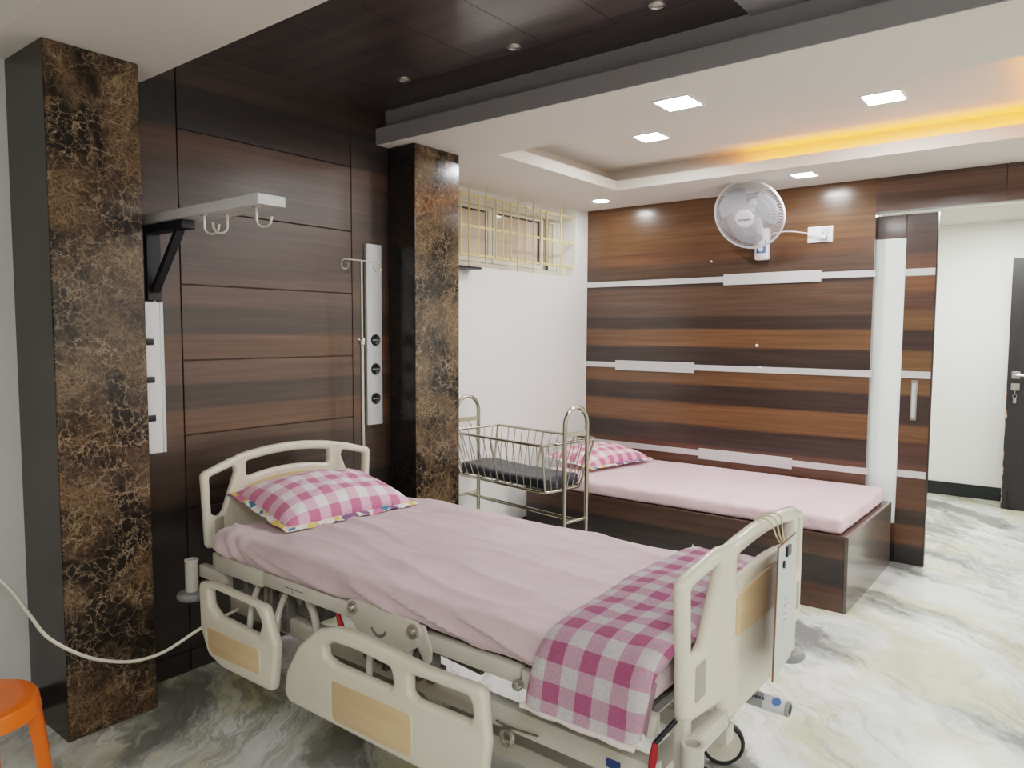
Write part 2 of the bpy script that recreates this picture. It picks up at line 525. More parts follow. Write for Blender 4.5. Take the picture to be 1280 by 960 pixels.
def plate(outline, holes, thick, bev, to3d, res=3):
    """flat plate with holes and rolled edges; (u, v, w) mapped by to3d"""
    cu = bpy.data.curves.new('plate', 'CURVE')
    cu.dimensions = '2D'
    cu.fill_mode = 'BOTH'
    cu.extrude = max(0.0, thick / 2 - bev)
    cu.bevel_depth = bev
    cu.bevel_resolution = res
    cu.offset = -bev
    for i, poly in enumerate([outline] + list(holes)):
        p = [Vector((q[0], q[1])) for q in poly]
        if (area2(p) > 0) != (i > 0):
            pass
        want_ccw = (i > 0)
        if (area2(p) > 0) != want_ccw:
            p.reverse()
        sp = cu.splines.new('POLY')
        sp.points.add(len(p) - 1)
        for k, q in enumerate(p):
            sp.points[k].co = (q.x, q.y, 0, 1)
        sp.use_cyclic_u = True
    ob = bpy.data.objects.new('plate', cu)
    C.objects.link(ob)
    dg = bpy.context.evaluated_depsgraph_get()
    me = bpy.data.meshes.new_from_object(ob.evaluated_get(dg))
    bm = nb()
    bm.from_mesh(me)
    bpy.data.objects.remove(ob)
    bpy.data.curves.remove(cu)
    bpy.data.meshes.remove(me)
    bmesh.ops.remove_doubles(bm, verts=bm.verts, dist=1e-5)
    return map3(bm, to3d) if to3d else bm

def map3(bm, fn):
    for v in bm.verts:
        v.co = Vector(fn(*v.co))
    bmesh.ops.recalc_face_normals(bm, faces=bm.faces)
    return bm

def soft_box(x0, x1, y0, y1, z0, z1, r, nx, ny, nz, fn=None):
    bm = nb()
    cache = {}
    def vert(i, j, k):
        key = (i, j, k)
        if key not in cache:
            p = Vector((x0 + (x1 - x0) * i / nx, y0 + (y1 - y0) * j / ny, z0 + (z1 - z0) * k / nz))
            q = Vector((min(max(p.x, x0 + r), x1 - r), min(max(p.y, y0 + r), y1 - r), min(max(p.z, z0 + r), z1 - r)))
            d = p - q
            if d.length > 1e-9:
                p = q + d.normalized() * r
            nrm = d.normalized() if d.length > 1e-9 else Vector((0, 0, 0))
            if fn: p = p + fn(p, nrm)
            cache[key] = bm.verts.new(p)
        return cache[key]
    for i in range(nx):
        for j in range(ny):
            for k, fl in ((0, True), (nz, False)):
                f = [vert(i, j, k), vert(i + 1, j, k), vert(i + 1, j + 1, k), vert(i, j + 1, k)]
                bm.faces.new(f[::-1] if fl else f)
    for i in range(nx):
        for k in range(nz):
            for j, fl in ((0, False), (ny, True)):
                f = [vert(i, j, k), vert(i + 1, j, k), vert(i + 1, j, k + 1), vert(i, j, k + 1)]
                bm.faces.new(f[::-1] if fl else f)
    for j in range(ny):
        for k in range(nz):
            for i, fl in ((0, True), (nx, False)):
                f = [vert(i, j, k), vert(i, j + 1, k), vert(i, j + 1, k + 1), vert(i, j, k + 1)]
                bm.faces.new(f[::-1] if fl else f)
    return bm

def text_bm(s, size, depth=0.0008):
    cu = bpy.data.curves.new('lettering', 'FONT')
    cu.body = s
    cu.size = size
    cu.extrude = depth
    cu.align_x = 'CENTER'
    cu.align_y = 'CENTER'
    ob = bpy.data.objects.new('lettering', cu)
    C.objects.link(ob)
    dg = bpy.context.evaluated_depsgraph_get()
    me = bpy.data.meshes.new_from_object(ob.evaluated_get(dg))
    bm = nb()
    bm.from_mesh(me)
    bpy.data.objects.remove(ob)
    bpy.data.curves.remove(cu)
    bpy.data.meshes.remove(me)
    return bm

# ------------------------------------------------------------------ object helpers
def root_of(o):
    while o.parent: o = o.parent
    return o

def mesh_obj(name, bm, mat, smooth):
    bmesh.ops.recalc_face_normals(bm, faces=bm.faces)
    me = bpy.data.meshes.new(name)
    bm.to_mesh(me)
    bm.free()
    me.materials.append(mat)
    if smooth:
        for p in me.polygons: p.use_smooth = True
        me.set_sharp_from_angle(angle=radians(smooth))
    o = bpy.data.objects.new(name, me)
    C.objects.link(o)
    return o

def part(name, bm, mat, parent, smooth=40, label=None, local=False):
    """one part as ONE mesh; coordinates are the room's unless local"""
    r = root_of(parent)
    if not local:
        bm.transform(r.matrix_basis.inverted())
    o = mesh_obj(name, bm, M[mat] if isinstance(mat, str) else mat, smooth)
    o.parent = parent
    if label: o['label'] = label
    return o

def thing(name, label, cat, loc, rotz=0.0, group=None):
    o = bpy.data.objects.new(name, None)
    o.empty_display_size = 0.1
    C.objects.link(o)
    o.matrix_basis = Matrix.Translation(Vector(loc)) @ Matrix.Rotation(rotz, 4, 'Z')
    o['label'] = label
    o['category'] = cat
    if group: o['group'] = group
    return o

def solo(name, bm, mat, label, cat, smooth=40, group=None):
    """a thing that is one mesh, origin at the middle of its base"""
    xs = [v.co.x for v in bm.verts]; ys = [v.co.y for v in bm.verts]; zs = [v.co.z for v in bm.verts]
    b = Vector(((min(xs) + max(xs)) / 2, (min(ys) + max(ys)) / 2, min(zs)))
    bmesh.ops.translate(bm, verts=bm.verts, vec=-b)
    o = mesh_obj(name, bm, M[mat] if isinstance(mat, str) else mat, smooth)
    o.matrix_basis = Matrix.Translation(b)
    o['label'] = label
    o['category'] = cat
    if group: o['group'] = group
    return o

def struct(name, bm, mat, label=None, smooth=30, parent=None):
    o = mesh_obj(name, bm, M[mat] if isinstance(mat, str) else mat, smooth)
    o['kind'] = 'structure'
    if label: o['label'] = label
    if parent:
        o.parent = parent
    return o

def dup(root, loc, label, group=None):
    r = root.copy()
    C.objects.link(r)
    r.location = loc
    r['label'] = label
    if group: r['group'] = group
    for ch in list(root.children):
        c = ch.copy(); C.objects.link(c); c.parent = r
        for g in ch.children:
            d = g.copy(); C.objects.link(d); d.parent = c
    return r

# ------------------------------------------------------------------ room shell
ZC = 2.46           # false ceiling
HX = -3.01          # wood clad head wall
WX = -3.26          # window wall
BY = 5.13           # striped back wall face
LX = -3.155         # white wall at the left

struct('floor', boxes([(-4.6, 2.6, -2.4, 7.95, -0.1, 0.0)]), 'marble_floor', 'white marble floor with grey and green veins')
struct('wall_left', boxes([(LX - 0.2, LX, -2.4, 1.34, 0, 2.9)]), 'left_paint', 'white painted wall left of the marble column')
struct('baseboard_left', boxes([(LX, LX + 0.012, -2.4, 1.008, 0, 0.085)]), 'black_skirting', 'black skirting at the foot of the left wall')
struct('wall_right', boxes([(2.5, 2.7, -2.4, 7.95, 0, 2.9)]), 'white_paint', 'white wall on the right of the room')
struct('wall_front', boxes([(-3.4, 2.7, -2.6, -2.4, 0, 2.9)]), 'white_paint', 'white wall behind the viewer')

# wood clad wall behind the hospital bed: side stiles and grooved planks
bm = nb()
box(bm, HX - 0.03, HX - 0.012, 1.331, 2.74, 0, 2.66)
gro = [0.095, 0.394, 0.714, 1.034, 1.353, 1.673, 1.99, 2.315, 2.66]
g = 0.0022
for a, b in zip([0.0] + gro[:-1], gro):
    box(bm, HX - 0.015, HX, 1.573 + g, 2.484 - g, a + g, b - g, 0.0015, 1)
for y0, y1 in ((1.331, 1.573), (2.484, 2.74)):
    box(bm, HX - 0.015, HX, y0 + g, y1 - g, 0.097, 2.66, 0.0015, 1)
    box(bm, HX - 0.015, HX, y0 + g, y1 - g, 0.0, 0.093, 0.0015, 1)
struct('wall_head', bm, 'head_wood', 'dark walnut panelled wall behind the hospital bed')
struct('wall_core', boxes([(HX - 0.3, HX - 0.031, 1.331, 2.74, 0, 2.8)]), 'groove')

# marble columns
def column(name, x0, x1, y0, y1, label):
    bm = boxes([(x0, x1, y0, y1, 0, ZC)], 0.004, 1)
    o = struct(name, bm, 'marble_column', label)
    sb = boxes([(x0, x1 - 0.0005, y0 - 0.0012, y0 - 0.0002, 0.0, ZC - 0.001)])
    part('shaded_side_slab', sb, 'marble_shaded_side', o, 0, 'polished side slab, shade of the unlit face put into its dark grey')
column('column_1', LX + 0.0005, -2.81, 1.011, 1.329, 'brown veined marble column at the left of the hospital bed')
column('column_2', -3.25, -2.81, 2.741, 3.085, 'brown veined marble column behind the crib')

# window wall with the high recessed window
struct('wall_window', boxes([
    (WX - 0.3, WX, 3.0, 5.35, 0, 1.915),
    (WX - 0.3, WX, 4.95, 5.35, 1.915, ZC + 0.3),
    (WX - 0.3, WX, 3.0, 3.35, 1.915, ZC + 0.3),
    (WX - 0.3, WX - 0.14, 3.35, 4.95, 2.40, ZC + 0.3)]), 'white_paint', 'white wall under the high barred window')
struct('baseboard_window', boxes([(WX, WX + 0.012, 3.09, 5.12, 0, 0.105)]), 'black_skirting', 'black skirting under the window wall')

w = bpy.data.objects.new('window_1', None)
C.objects.link(w)
w.matrix_basis = Matrix.Translation((WX - 0.17, 4.15, 1.915))
w['kind'] = 'structure'
w['label'] = 'high sliding window with frosted panes behind cream bars'
wx = WX - 0.16
def sub_struct(name, bm, mat, parent):
    return part(name, bm, mat, parent)
sub_struct('window_frame', boxes([
    (wx - 0.03, wx + 0.02, 3.35, 4.95, 1.915, 1.965), (wx - 0.03, wx + 0.02, 3.35, 4.95, 2.36, 2.40),
    (wx - 0.03, wx + 0.02, 3.35, 3.39, 1.965, 2.36), (wx - 0.03, wx + 0.02, 4.90, 4.95, 1.965, 2.36)], 0.004, 1), 'cream_frame', w)
for y0, y1 in ((3.39, 4.09), (4.10, 4.72), (4.74, 4.90)):
    s = sub_struct('sash', boxes([
        (wx - 0.02, wx + 0.012, y0, y1, 1.967, 2.0), (wx - 0.02, wx + 0.012, y0, y1, 2.335, 2.358),
        (wx - 0.02, wx + 0.012, y0, y0 + 0.045, 2.0, 2.335), (wx - 0.02, wx + 0.012, y1 - 0.045, y1, 2.0, 2.335)], 0.003, 1), 'cream_frame', w)
    sub_struct('pane', boxes([(wx - 0.012, wx - 0.004, y0 + 0.04, y1 - 0.04, 1.995, 2.34)]), 'pane', s)
    if y0 < 4.5:
        sub_struct('gasket', boxes([
            (wx - 0.003, wx + 0.004, y1 - 0.062, y1 - 0.045, 2.0, 2.335), (wx - 0.003, wx + 0.004, y0 + 0.045, y1 - 0.045, 2.325, 2.335)]), 'grille_dark', s)
    else:
        sub_struct('gasket', boxes([(wx + 0.013, wx + 0.016, y0 + 0.002, y0 + 0.04, 1.97, 2.355)]), 'grille_dark', s)

# cream bar grille in front of the window
gx = WX - 0.025
gr = thing('window_grille', 'cream painted steel bar grille in front of the high window', 'grille', (gx, 4.2, 1.915))
for z in (1.995, 2.185, 2.388):
    part('crossbar', boxes([(gx - 0.004, gx + 0.004, 3.36, 4.949, z - 0.009, z + 0.009)], 0.001, 1), 'cream_steel', gr)
longs = (1, 3, 7, 9, 12)
for i, y in enumerate((3.609, 3.692, 3.789, 3.868, 3.971, 4.051, 4.142, 4.225, 4.321, 4.409, 4.5, 4.582, 4.764)):
    z0, z1 = (1.9155, 2.4595) if i in longs else (1.99, 2.392)
    bm = nb(); cyl(bm, (gx + 0.009, y, z0), (gx + 0.009, y, z1), 0.0062, 10)
    part('bar', bm, 'cream_steel', gr)
solo('wall_bracket', boxes([(WX + 0.001, WX + 0.11, 3.45, 3.68, 1.886, 1.900)], 0.003, 1), 'black_metal',
     'small flat black bracket on the white wall under the window beside the column', 'bracket')

# ------------------------------------------------------------------ ceilings
CX0, CX1, CY0, CY1 = -2.63, -0.215, 3.205, 4.50     # cove opening
TW = 0.13                                            # trough width behind the lip
ZU = 2.62
lip = 0.066
# slab with the cove opening cut in it
bm = nb()
x0, x1, y0, y1 = -3.56, 2.5, 2.66, 5.13
for b in ((x0, CX0, y0, y1), (CX1, x1, y0, y1), (CX0, CX1, y0, CY0), (CX0, CX1, CY1, y1)):
    box(bm, b[0], b[1], b[2], b[3], ZC, ZC + 0.018)
struct('ceiling', bm, 'ceiling_paint', 'white false ceiling with a lit cove', smooth=0)
# lips round the opening
t_ = 0.016
bm = nb()
for b in ((CX0 - t_, CX0, CY0 - t_, CY1 + t_), (CX1, CX1 + t_, CY0 - t_, CY1 + t_), (CX0, CX1, CY0 - t_, CY0), (CX0, CX1, CY1, CY1 + t_)):
    box(bm, b[0], b[1], b[2], b[3], ZC + 0.018, ZC + lip)
struct('trim_cove', bm, 'ceiling_paint', 'upright lip round the ceiling cove', smooth=0)
bm = nb()
box(bm, CX0 - TW - 0.3, CX1 + TW + 0.3, CY0 - TW - 0.3, CY1 + TW + 0.3, ZU, ZU + 0.02)
for b in ((CX0 - TW - 0.02, CX0 - TW, CY0 - TW, CY1 + TW), (CX1 + TW, CX1 + TW + 0.02, CY0 - TW, CY1 + TW),
          (CX0 - TW - 0.02, CX1 + TW + 0.02, CY0 - TW - 0.02, CY0 - TW), (CX0 - TW - 0.02, CX1 + TW + 0.02, CY1 + TW, CY1 + TW + 0.02)):
    box(bm, b[0], b[1], b[2], b[3], ZC + 0.018, ZU)
struct('ceiling_cove', bm, 'ceiling_paint', 'raised ceiling inside the cove', smooth=0)
# beam between the wood tray ceiling and the white ceiling
bm = nb()
prof = [(2.652, ZC), (2.6595, ZC), (2.6595, 2.535), (2.735, 2.535), (2.735, 2.648), (2.72, 2.648), (2.72, 2.543), (2.652, 2.543)]
va = [bm.verts.new((HX + 0.0005, y, z)) for y, z in prof]
vb = [bm.verts.new((2.5, y, z)) for y, z in prof]
for i in range(8):
    bm.faces.new((va[i], va[(i + 1) % 8], vb[(i + 1) % 8], vb[i]))
bm.faces.new(va[::-1]); bm.faces.new(vb)
struct('trim_1', bm, 'grey_shade_paint', 'stepped face of the beam under the wood ceiling, its shade put into the grey', smooth=0)
struct('ceiling_tray_wood', boxes(
    [(HX, -1.034, 1.44, 1.60, 2.648, 2.665), (HX, -1.034, 2.50, 2.72, 2.648, 2.665)] +
    [(max(HX, xa + 0.0012), min(-1.034, xa + 0.326 - 0.0012), 1.603, 2.497, 2.648, 2.665) for xa in (-3.10, -2.774, -2.448, -2.122, -1.796, -1.47, -1.144)]),
    'ceiling_wood', 'dark walnut panelled tray ceiling', smooth=0)
struct('ceiling_tray_backing', boxes([(HX - 0.3, -1.034, 1.42, 2.72, 2.666, 2.70)]), 'groove', smooth=0)
struct('ceiling_tray_shaded', boxes([(-1.033, 2.5, 1.42, 2.72, 2.638, 2.70)]), 'grey_shade_paint', 'ceiling beside the wood tray, its dimness put into the grey', smooth=0)
# soffit band over the left column, with the higher ceiling nearer the viewer
struct('ceiling_soffit', boxes([(LX, 2.5, 0.91, 1.43, ZC, 2.70)]), 'soffit_paint', 'white soffit band over the left column', smooth=0)
struct('ceiling_near', boxes([(LX, 2.5, -2.4, 0.909, 2.76, 2.86)]), 'soffit_paint', 'white ceiling nearest the viewer', smooth=0)

# ------------------------------------------------------------------ striped back wall, header, sliding door
PXR = -1.108
bm = nb()
box(bm, WX, PXR, BY, BY + 0.045, 0, ZC, 0.0, 1)
struct('wall_back', bm, 'back_wood', 'striped walnut laminate wall behind the box bed', smooth=0)
struct('trim_2', boxes([(PXR, PXR + 0.002, BY + 0.001, BY + 0.045, 0.42, 2.08)]), 'panel_edge', 'grey edge of the striped wall')
struct('wall_back_core', boxes([(WX - 0.3, PXR - 0.004, BY + 0.085, BY + 0.2, 0, 2.8), (WX - 0.3, PXR - 0.25, BY + 0.0455, BY + 0.085, 0, ZC)]), 'white_paint', smooth=0)
# aluminium strips with wider blocks
k = 2
for z, b0, b1 in ((1.864, -2.097, -1.424), (1.222, -2.979, -2.309), (0.586, -2.256, -1.577)):
    k += 1
    bm = nb()
    box(bm, WX + 0.001, b0, BY - 0.006, BY - 0.0005, z - 0.021, z + 0.021)
    box(bm, b1, PXR + 0.012, BY - 0.006, BY - 0.0005, z - 0.021, z + 0.021)
    box(bm, PXR + 0.003, PXR + 0.012, BY - 0.0005, BY + 0.044, z - 0.021, z + 0.021)
    box(bm, b0, b1, BY - 0.012, BY - 0.0005, z - 0.042, z + 0.036, 0.0015, 1)
    struct('trim_%d' % k, bm, 'aluminium', 'brushed aluminium strip with a wider block on the striped wall', smooth=0)

struct('wall_header', boxes([(PXR + 0.0015, -0.421, BY - 0.004, BY + 0.04, 2.247, ZC), (-0.418, 2.5, BY - 0.004, BY + 0.04, 2.247, ZC)]), 'header_wood', 'walnut header panel over the doorway', smooth=0)
struct('wall_header_core', boxes([(PXR - 0.2, 2.5, BY + 0.10, BY + 0.2, 2.255, 2.8), (PXR + 0.0015, 2.5, BY + 0.041, BY + 0.10, 2.33, 2.8)]), 'corridor_paint', smooth=0)
struct('trim_6', boxes([(PXR + 0.003, 2.5, BY - 0.003, BY + 0.039, 2.243, 2.2468)]), 'panel_edge', 'pale edging under the header', smooth=0)
struct('wall_back_right', boxes([(0.6, 2.5, BY, BY + 0.2, 0, 2.243)]), 'white_paint', 'white wall right of the doorway')

d2 = bpy.data.objects.new('door_2', None)
C.objects.link(d2)
d2.matrix_basis = Matrix.Translation((-0.95, 5.22, 0.0))
d2['kind'] = 'structure'
d2['label'] = 'striped laminate sliding door with a tall frosted strip and a steel pull'
dy0, dy1 = 5.186, 5.222
part('door_stile', boxes([(-0.937, -0.768, dy0, dy1, 0.006, 2.226)], 0.002, 1), 'door_wood', d2)
for z0, z1 in ((2.082, 2.226), (0.006, 0.258)):
    part('door_rail', boxes([(-1.30, -0.9375, dy0 + 0.001, dy1, z0, z1)], 0.002, 1), 'door_wood', d2)
part('glass_panel', boxes([(-1.30, -0.9375, dy0 + 0.006, dy1 - 0.006, 0.2585, 2.0815)]), 'frosted', d2)
part('door_edging', boxes([(-0.7675, -0.764, dy0, dy1, 0.006, 2.226)]), 'dark_trim', d2)
for z in (1.864, 1.222, 0.590):
    part('door_strip', boxes([(-0.935, -0.770, dy0 - 0.005, dy0 - 0.0003, z - 0.022, z + 0.022)]), 'aluminium', d2)
h = part('door_handle', boxes([(-0.876, -0.840, dy0 - 0.007, dy0 - 0.0004, 0.935, 1.19)], 0.002, 1), 'satin_steel', d2)
part('handle_recess', boxes([(-0.868, -0.848, dy0 - 0.0085, dy0 - 0.0072, 0.955, 1.17)]), 'aluminium_v', h)

# corridor beyond
struct('wall_corridor', boxes([(-4.6, 2.6, 7.73, 7.95, 0, 2.9)]), 'corridor_paint', 'white corridor wall beyond the doorway')
struct('baseboard_corridor', boxes([(-4.6, 2.6, 7.716, 7.729, 0, 0.12)]), 'black_skirting', 'black skirting along the corridor wall')
struct('wall_corridor_left', boxes([(-4.7, -4.6, 5.2, 7.95, 0, 2.9)]), 'corridor_paint')
struct('ceiling_corridor', boxes([(-4.6, 2.6, 5.33, 7.73, ZC, ZC + 0.1)]), 'ceiling_paint', 'white corridor ceiling')
struct('ceiling_roof', boxes([(-4.8, 2.8, -2.6, 8.0, 2.9, 3.0)]), 'groove')

d1 = bpy.data.objects.new('door_1', None)
C.objects.link(d1)
d1.matrix_basis = Matrix.Translation((-0.14, 7.42, 0.0))
d1['kind'] = 'structure'
d1['label'] = 'black laminate door standing open in the corridor with chipped edges'
fy = 7.40
part('door_leaf', boxes([(-0.535, 0.36, fy, fy + 0.04, 0.006, 2.11)], 0.002, 1), 'black_door', d1)
part('door_jamb', boxes([(0.37, 0.47, 7.36, 7.729, 0, 2.16)]), 'black_door', d1)
bm = nb()
for (z0, z1, w_) in ((0.12, 0.24, 0.010), (0.29, 0.36, 0.014), (0.42, 0.50, 0.012), (0.05, 0.10, 0.008), (0.78, 0.84, 0.02), (0.62, 0.74, 0.006), (0.9, 1.0, 0.005)):
    n = 7
    top = [(-0.5345 + w_ * (0.5 + 0.5 * noise.noise((k * 0.9, z0 * 7, 0))), z0 + (z1 - z0) * k / n) for k in range(n + 1)]
    poly = [(-0.5345, z0)] + top + [(-0.5345, z1)]
    f = bm.faces.new([bm.verts.new((x, fy - 0.0012, z)) for x, z in poly])
part('chipped_edge', bm, 'chip', d1, 0, 'bare wood showing where the black laminate has chipped')
bm = nb()
box(bm, -0.505, -0.445, fy - 0.006, fy - 0.0005, 1.11, 1.17, 0.002, 1)
tube(bm, smooth_path([(-0.475, fy - 0.006, 1.14), (-0.475, fy - 0.045, 1.14), (-0.455, fy - 0.052, 1.14), (-0.36, fy - 0.052, 1.138)], 5), 0.010, 10)
part('lever_handle', bm, 'satin_steel', d1)
bm = boxes([(-0.505, -0.445, fy - 0.007, fy - 0.0005, 1.012, 1.07)], 0.002, 1)
lk = part('lock_plate', bm, 'satin_steel', d1)
bm = nb()
tube(bm, [(-0.475 + 0.014 * cos(a), fy - 0.018, 0.965 + 0.016 * sin(a)) for a in [2 * pi * k / 14 for k in range(14)]], 0.0022, 6, True)
cyl(bm, (-0.475, fy - 0.03, 1.04), (-0.475, fy - 0.0075, 1.04), 0.006, 8)
box(bm, -0.485, -0.463, fy - 0.02, fy - 0.016, 0.905, 0.952, 0.002, 1)
box(bm, -0.478, -0.472, fy - 0.022, fy - 0.016, 0.98, 1.036)
part('key', bm, 'satin_steel', lk)
bm = nb()
box(bm, -0.495, -0.468, fy - 0.010, fy - 0.0005, 0.03, 0.15, 0.002, 1)
cyl(bm, (-0.482, fy - 0.014, 0.015), (-0.482, fy - 0.014, 0.16), 0.006, 8)
part('tower_bolt', bm, 'black_metal', d1)

# ------------------------------------------------------------------ lights in the ceiling
def panel_light(loc, s, label, round_=False, mat='led'):
    t = thing('ceiling_light', label, 'ceiling light', loc, 0, 'recessed ceiling lights')
    bm = nb()
    if round_:
        lathe(bm, [(s - 0.004, 0.006), (s - 0.004, -0.004), (s + 0.006, -0.006), (s + 0.012, -0.001), (s + 0.012, 0.0)], 32, cap=False)
    else:
        for b in ((-s - 0.01, -s, -s - 0.01, s + 0.01), (s, s + 0.01, -s - 0.01, s + 0.01), (-s, s, -s - 0.01, -s), (-s, s, s, s + 0.01)):
            box(bm, b[0], b[1], b[2], b[3], -0.006, -0.0004)
    part('frame', bm, 'white_plastic', t, local=True)
    bm = nb()
    if round_:
        lathe(bm, [(0.0, -0.003), (s - 0.005, -0.003), (s - 0.005, -0.0004), (0, -0.0004)], 32, cap=False)
    else:
        box(bm, -s + 0.0005, s - 0.0005, -s + 0.0005, s - 0.0005, -0.003, -0.0004)
    part('diffuser', bm, mat, t, local=True)
    return t
panel_light((-1.43, 2.955, ZC), 0.075, 'square recessed panel light on the ceiling band beside the beam')
panel_light((-2.07, 3.93, ZU), 0.075, 'square panel light inside the cove, left of the two in it')
panel_light((-0.84, 3.96, ZU), 0.082, 'square panel light inside the cove, right of the two in it')
panel_light((-1.441, 4.74, ZC), 0.062, 'small square downlight in front of the striped wall, above the switch plate', mat='led_small')
panel_light((-2.924, 4.776, ZC), 0.062, 'round downlight in the corner above the high window', True, 'led_small')

def spot(loc, label):
    t = thing('ceiling_spotlight', label, 'spotlight', loc, 0, 'unlit spotlights in the wood ceiling')
    bm = nb()
    lathe(bm, [(0.017, 0.0), (0.017, -0.004), (0.022, -0.007), (0.030, -0.004), (0.031, -0.0003)], 24, cap=False)
    part('ring', bm, 'satin_steel', t, local=True)
    bm = nb()
    lathe(bm, [(0, -0.0045), (0.011, -0.004), (0.0168, -0.0015)], 20, cap=False)
    part('lens', bm, 'spot_lens', t, local=True)
    return t
zs = 2.648
spot((-2.565, 2.434, zs), 'unlit round spotlight in the wood ceiling, nearest the head wall')
spot((-1.917, 2.436, zs), 'unlit round spotlight in the wood ceiling, middle of the row of three')
spot((-1.275, 2.445, zs), 'unlit round spotlight in the wood ceiling, farthest from the head wall')

bm = nb()
tube(bm, [(-1.75, CY1 + 0.06, ZC + 0.03), (CX1 + 0.07, CY1 + 0.06, ZC + 0.03)], 0.008, 8)
tube(bm, [(CX1 + 0.075, CY1 + 0.06, ZC + 0.03), (CX1 + 0.075, CY0 - 0.05, ZC + 0.03)], 0.008, 8)
solo('led_tape', bm, 'warm_led', 'amber LED rope light glowing inside the ceiling cove', 'light strip')

# ------------------------------------------------------------------ hospital bed
Y0, Y1 = 1.475, 2.385
YC = (Y0 + Y1) / 2
bed = thing('hospital_bed', 'cream adjustable hospital bed with its near side rails lowered, against the walnut wall', 'bed', (-1.72, YC, 0.0))

def board_poly(drop=0.0):
    top = [(-0.440, 0.897, 0.028), (-0.30, 0.937, 0), (-0.20, 0.955, 0), (-0.10, 0.966, 0), (0.0, 0.970, 0), (0.10, 0.966, 0), (0.20, 0.955, 0), (0.30, 0.937, 0), (0.440, 0.897, 0.028)]
    wb, cb_ = 0.580 - drop, 0.545 - drop * 1.35
    bot = [(0.424, wb, 0.03), (0.27, wb + 0.002, 0), (0.252, cb_, 0.01), (-0.252, cb_, 0.01), (-0.27, wb + 0.002, 0), (-0.424, wb, 0.03)]
    out = fillet(top + bot, 0.02)
    wing = [(-0.402, 0.874, 0.014), (-0.285, 0.903, 0.012), (-0.277, 0.880, 0.02), (-0.340, 0.725, 0.02), (-0.365, 0.706, 0.02), (-0.396, 0.722, 0.015)]
    wing_r = [(-u, v, r) for u, v, r in wing][::-1]
    n = 9
    us = [-0.215 + 0.43 * k / n for k in range(n + 1)]
    cen = [(u, 0.929 - 0.38 * u * u, 0.014 if k in (0, n) else 0) for k, u in enumerate(us)]
    cen += [(u, 0.868 - 0.5 * u * u, 0.022 if k in (0, n) else 0) for k, u in enumerate(us)][::-1]
    return out, [fillet(wing, 0.015), fillet(wing_r, 0.015), fillet(cen, 0.015)]

def bulge(u):
    a = abs(u)
    if a < 0.246: return 0.044 - 0.006 * (a / 0.246) ** 2
    if a < 0.268: return 0.038 - 0.014 * (a - 0.246) / 0.022
    return 0.024 * (0.440 - a) / 0.172

def bed_board(name, xbase, sgn, dz, drop=0.0):
    out, holes = board_poly(drop)
    bm = plate(out, holes, 0.034, 0.015, None)
    for u in (-0.40, -0.36, -0.32, -0.268, -0.246, -0.2, -0.13, -0.065, 0, 0.065, 0.13, 0.2, 0.246, 0.268, 0.32, 0.36, 0.40):
        bmesh.ops.bisect_plane(bm, geom=bm.verts[:] + bm.edges[:] + bm.faces[:], plane_co=(u, 0, 0), plane_no=(1, 0, 0), dist=1e-6)
    map3(bm, lambda u, v, w: (xbase + sgn * bulge(u) + w, YC + u, v + dz))
    b = part(name, bm, 'plastic', bed)
    n = 10
    us = [-0.225 + 0.45 * k / n for k in range(n + 1)]
    ins = [(u, 0.836 - 0.5 * u * u, 0.012 if k in (0, n) else 0) for k, u in enumerate(us)] + [(0.225, 0.715, 0.012), (-0.225, 0.715, 0.012)]
    bm = plate(fillet(ins, 0.012), [], 0.042, 0.0015, None, 1)
    for u in (-0.2, -0.13, -0.065, 0, 0.065, 0.13, 0.2):
        bmesh.ops.bisect_plane(bm, geom=bm.verts[:] + bm.edges[:] + bm.faces[:], plane_co=(u, 0, 0), plane_no=(1, 0, 0), dist=1e-6)
    map3(bm, lambda u, v, w: (xbase + sgn * bulge(u) + w, YC + u, v + dz))
    part('wood_insert', bm, 'beech', b)
    for s in (-1, 1):
        pk = [(s * 0.385, 0.72 - 0.01), (s * 0.342, 0.72), (s * 0.342, 0.632), (s * 0.385, 0.622)]
        bm = plate(fillet(pk, 0.006), [], 0.038, 0.002, None, 1)
        map3(bm, lambda u, v, w: (xbase + sgn * bulge(u) + w, YC + u, v - 0.012 - drop * 0.5 + dz))
        part('grip_pocket_shade', bm, 'plastic_shade', b)  # raised plate, not a cut pocket; its darker cream imitates recess shade
    return b
YC = 1.952
bed_board('headboard', -2.785, -1, 0.010)
YC = 1.947
bed_board('footboard', -0.708, 1, 0.020, 0.028)
YC = (Y0 + Y1) / 2

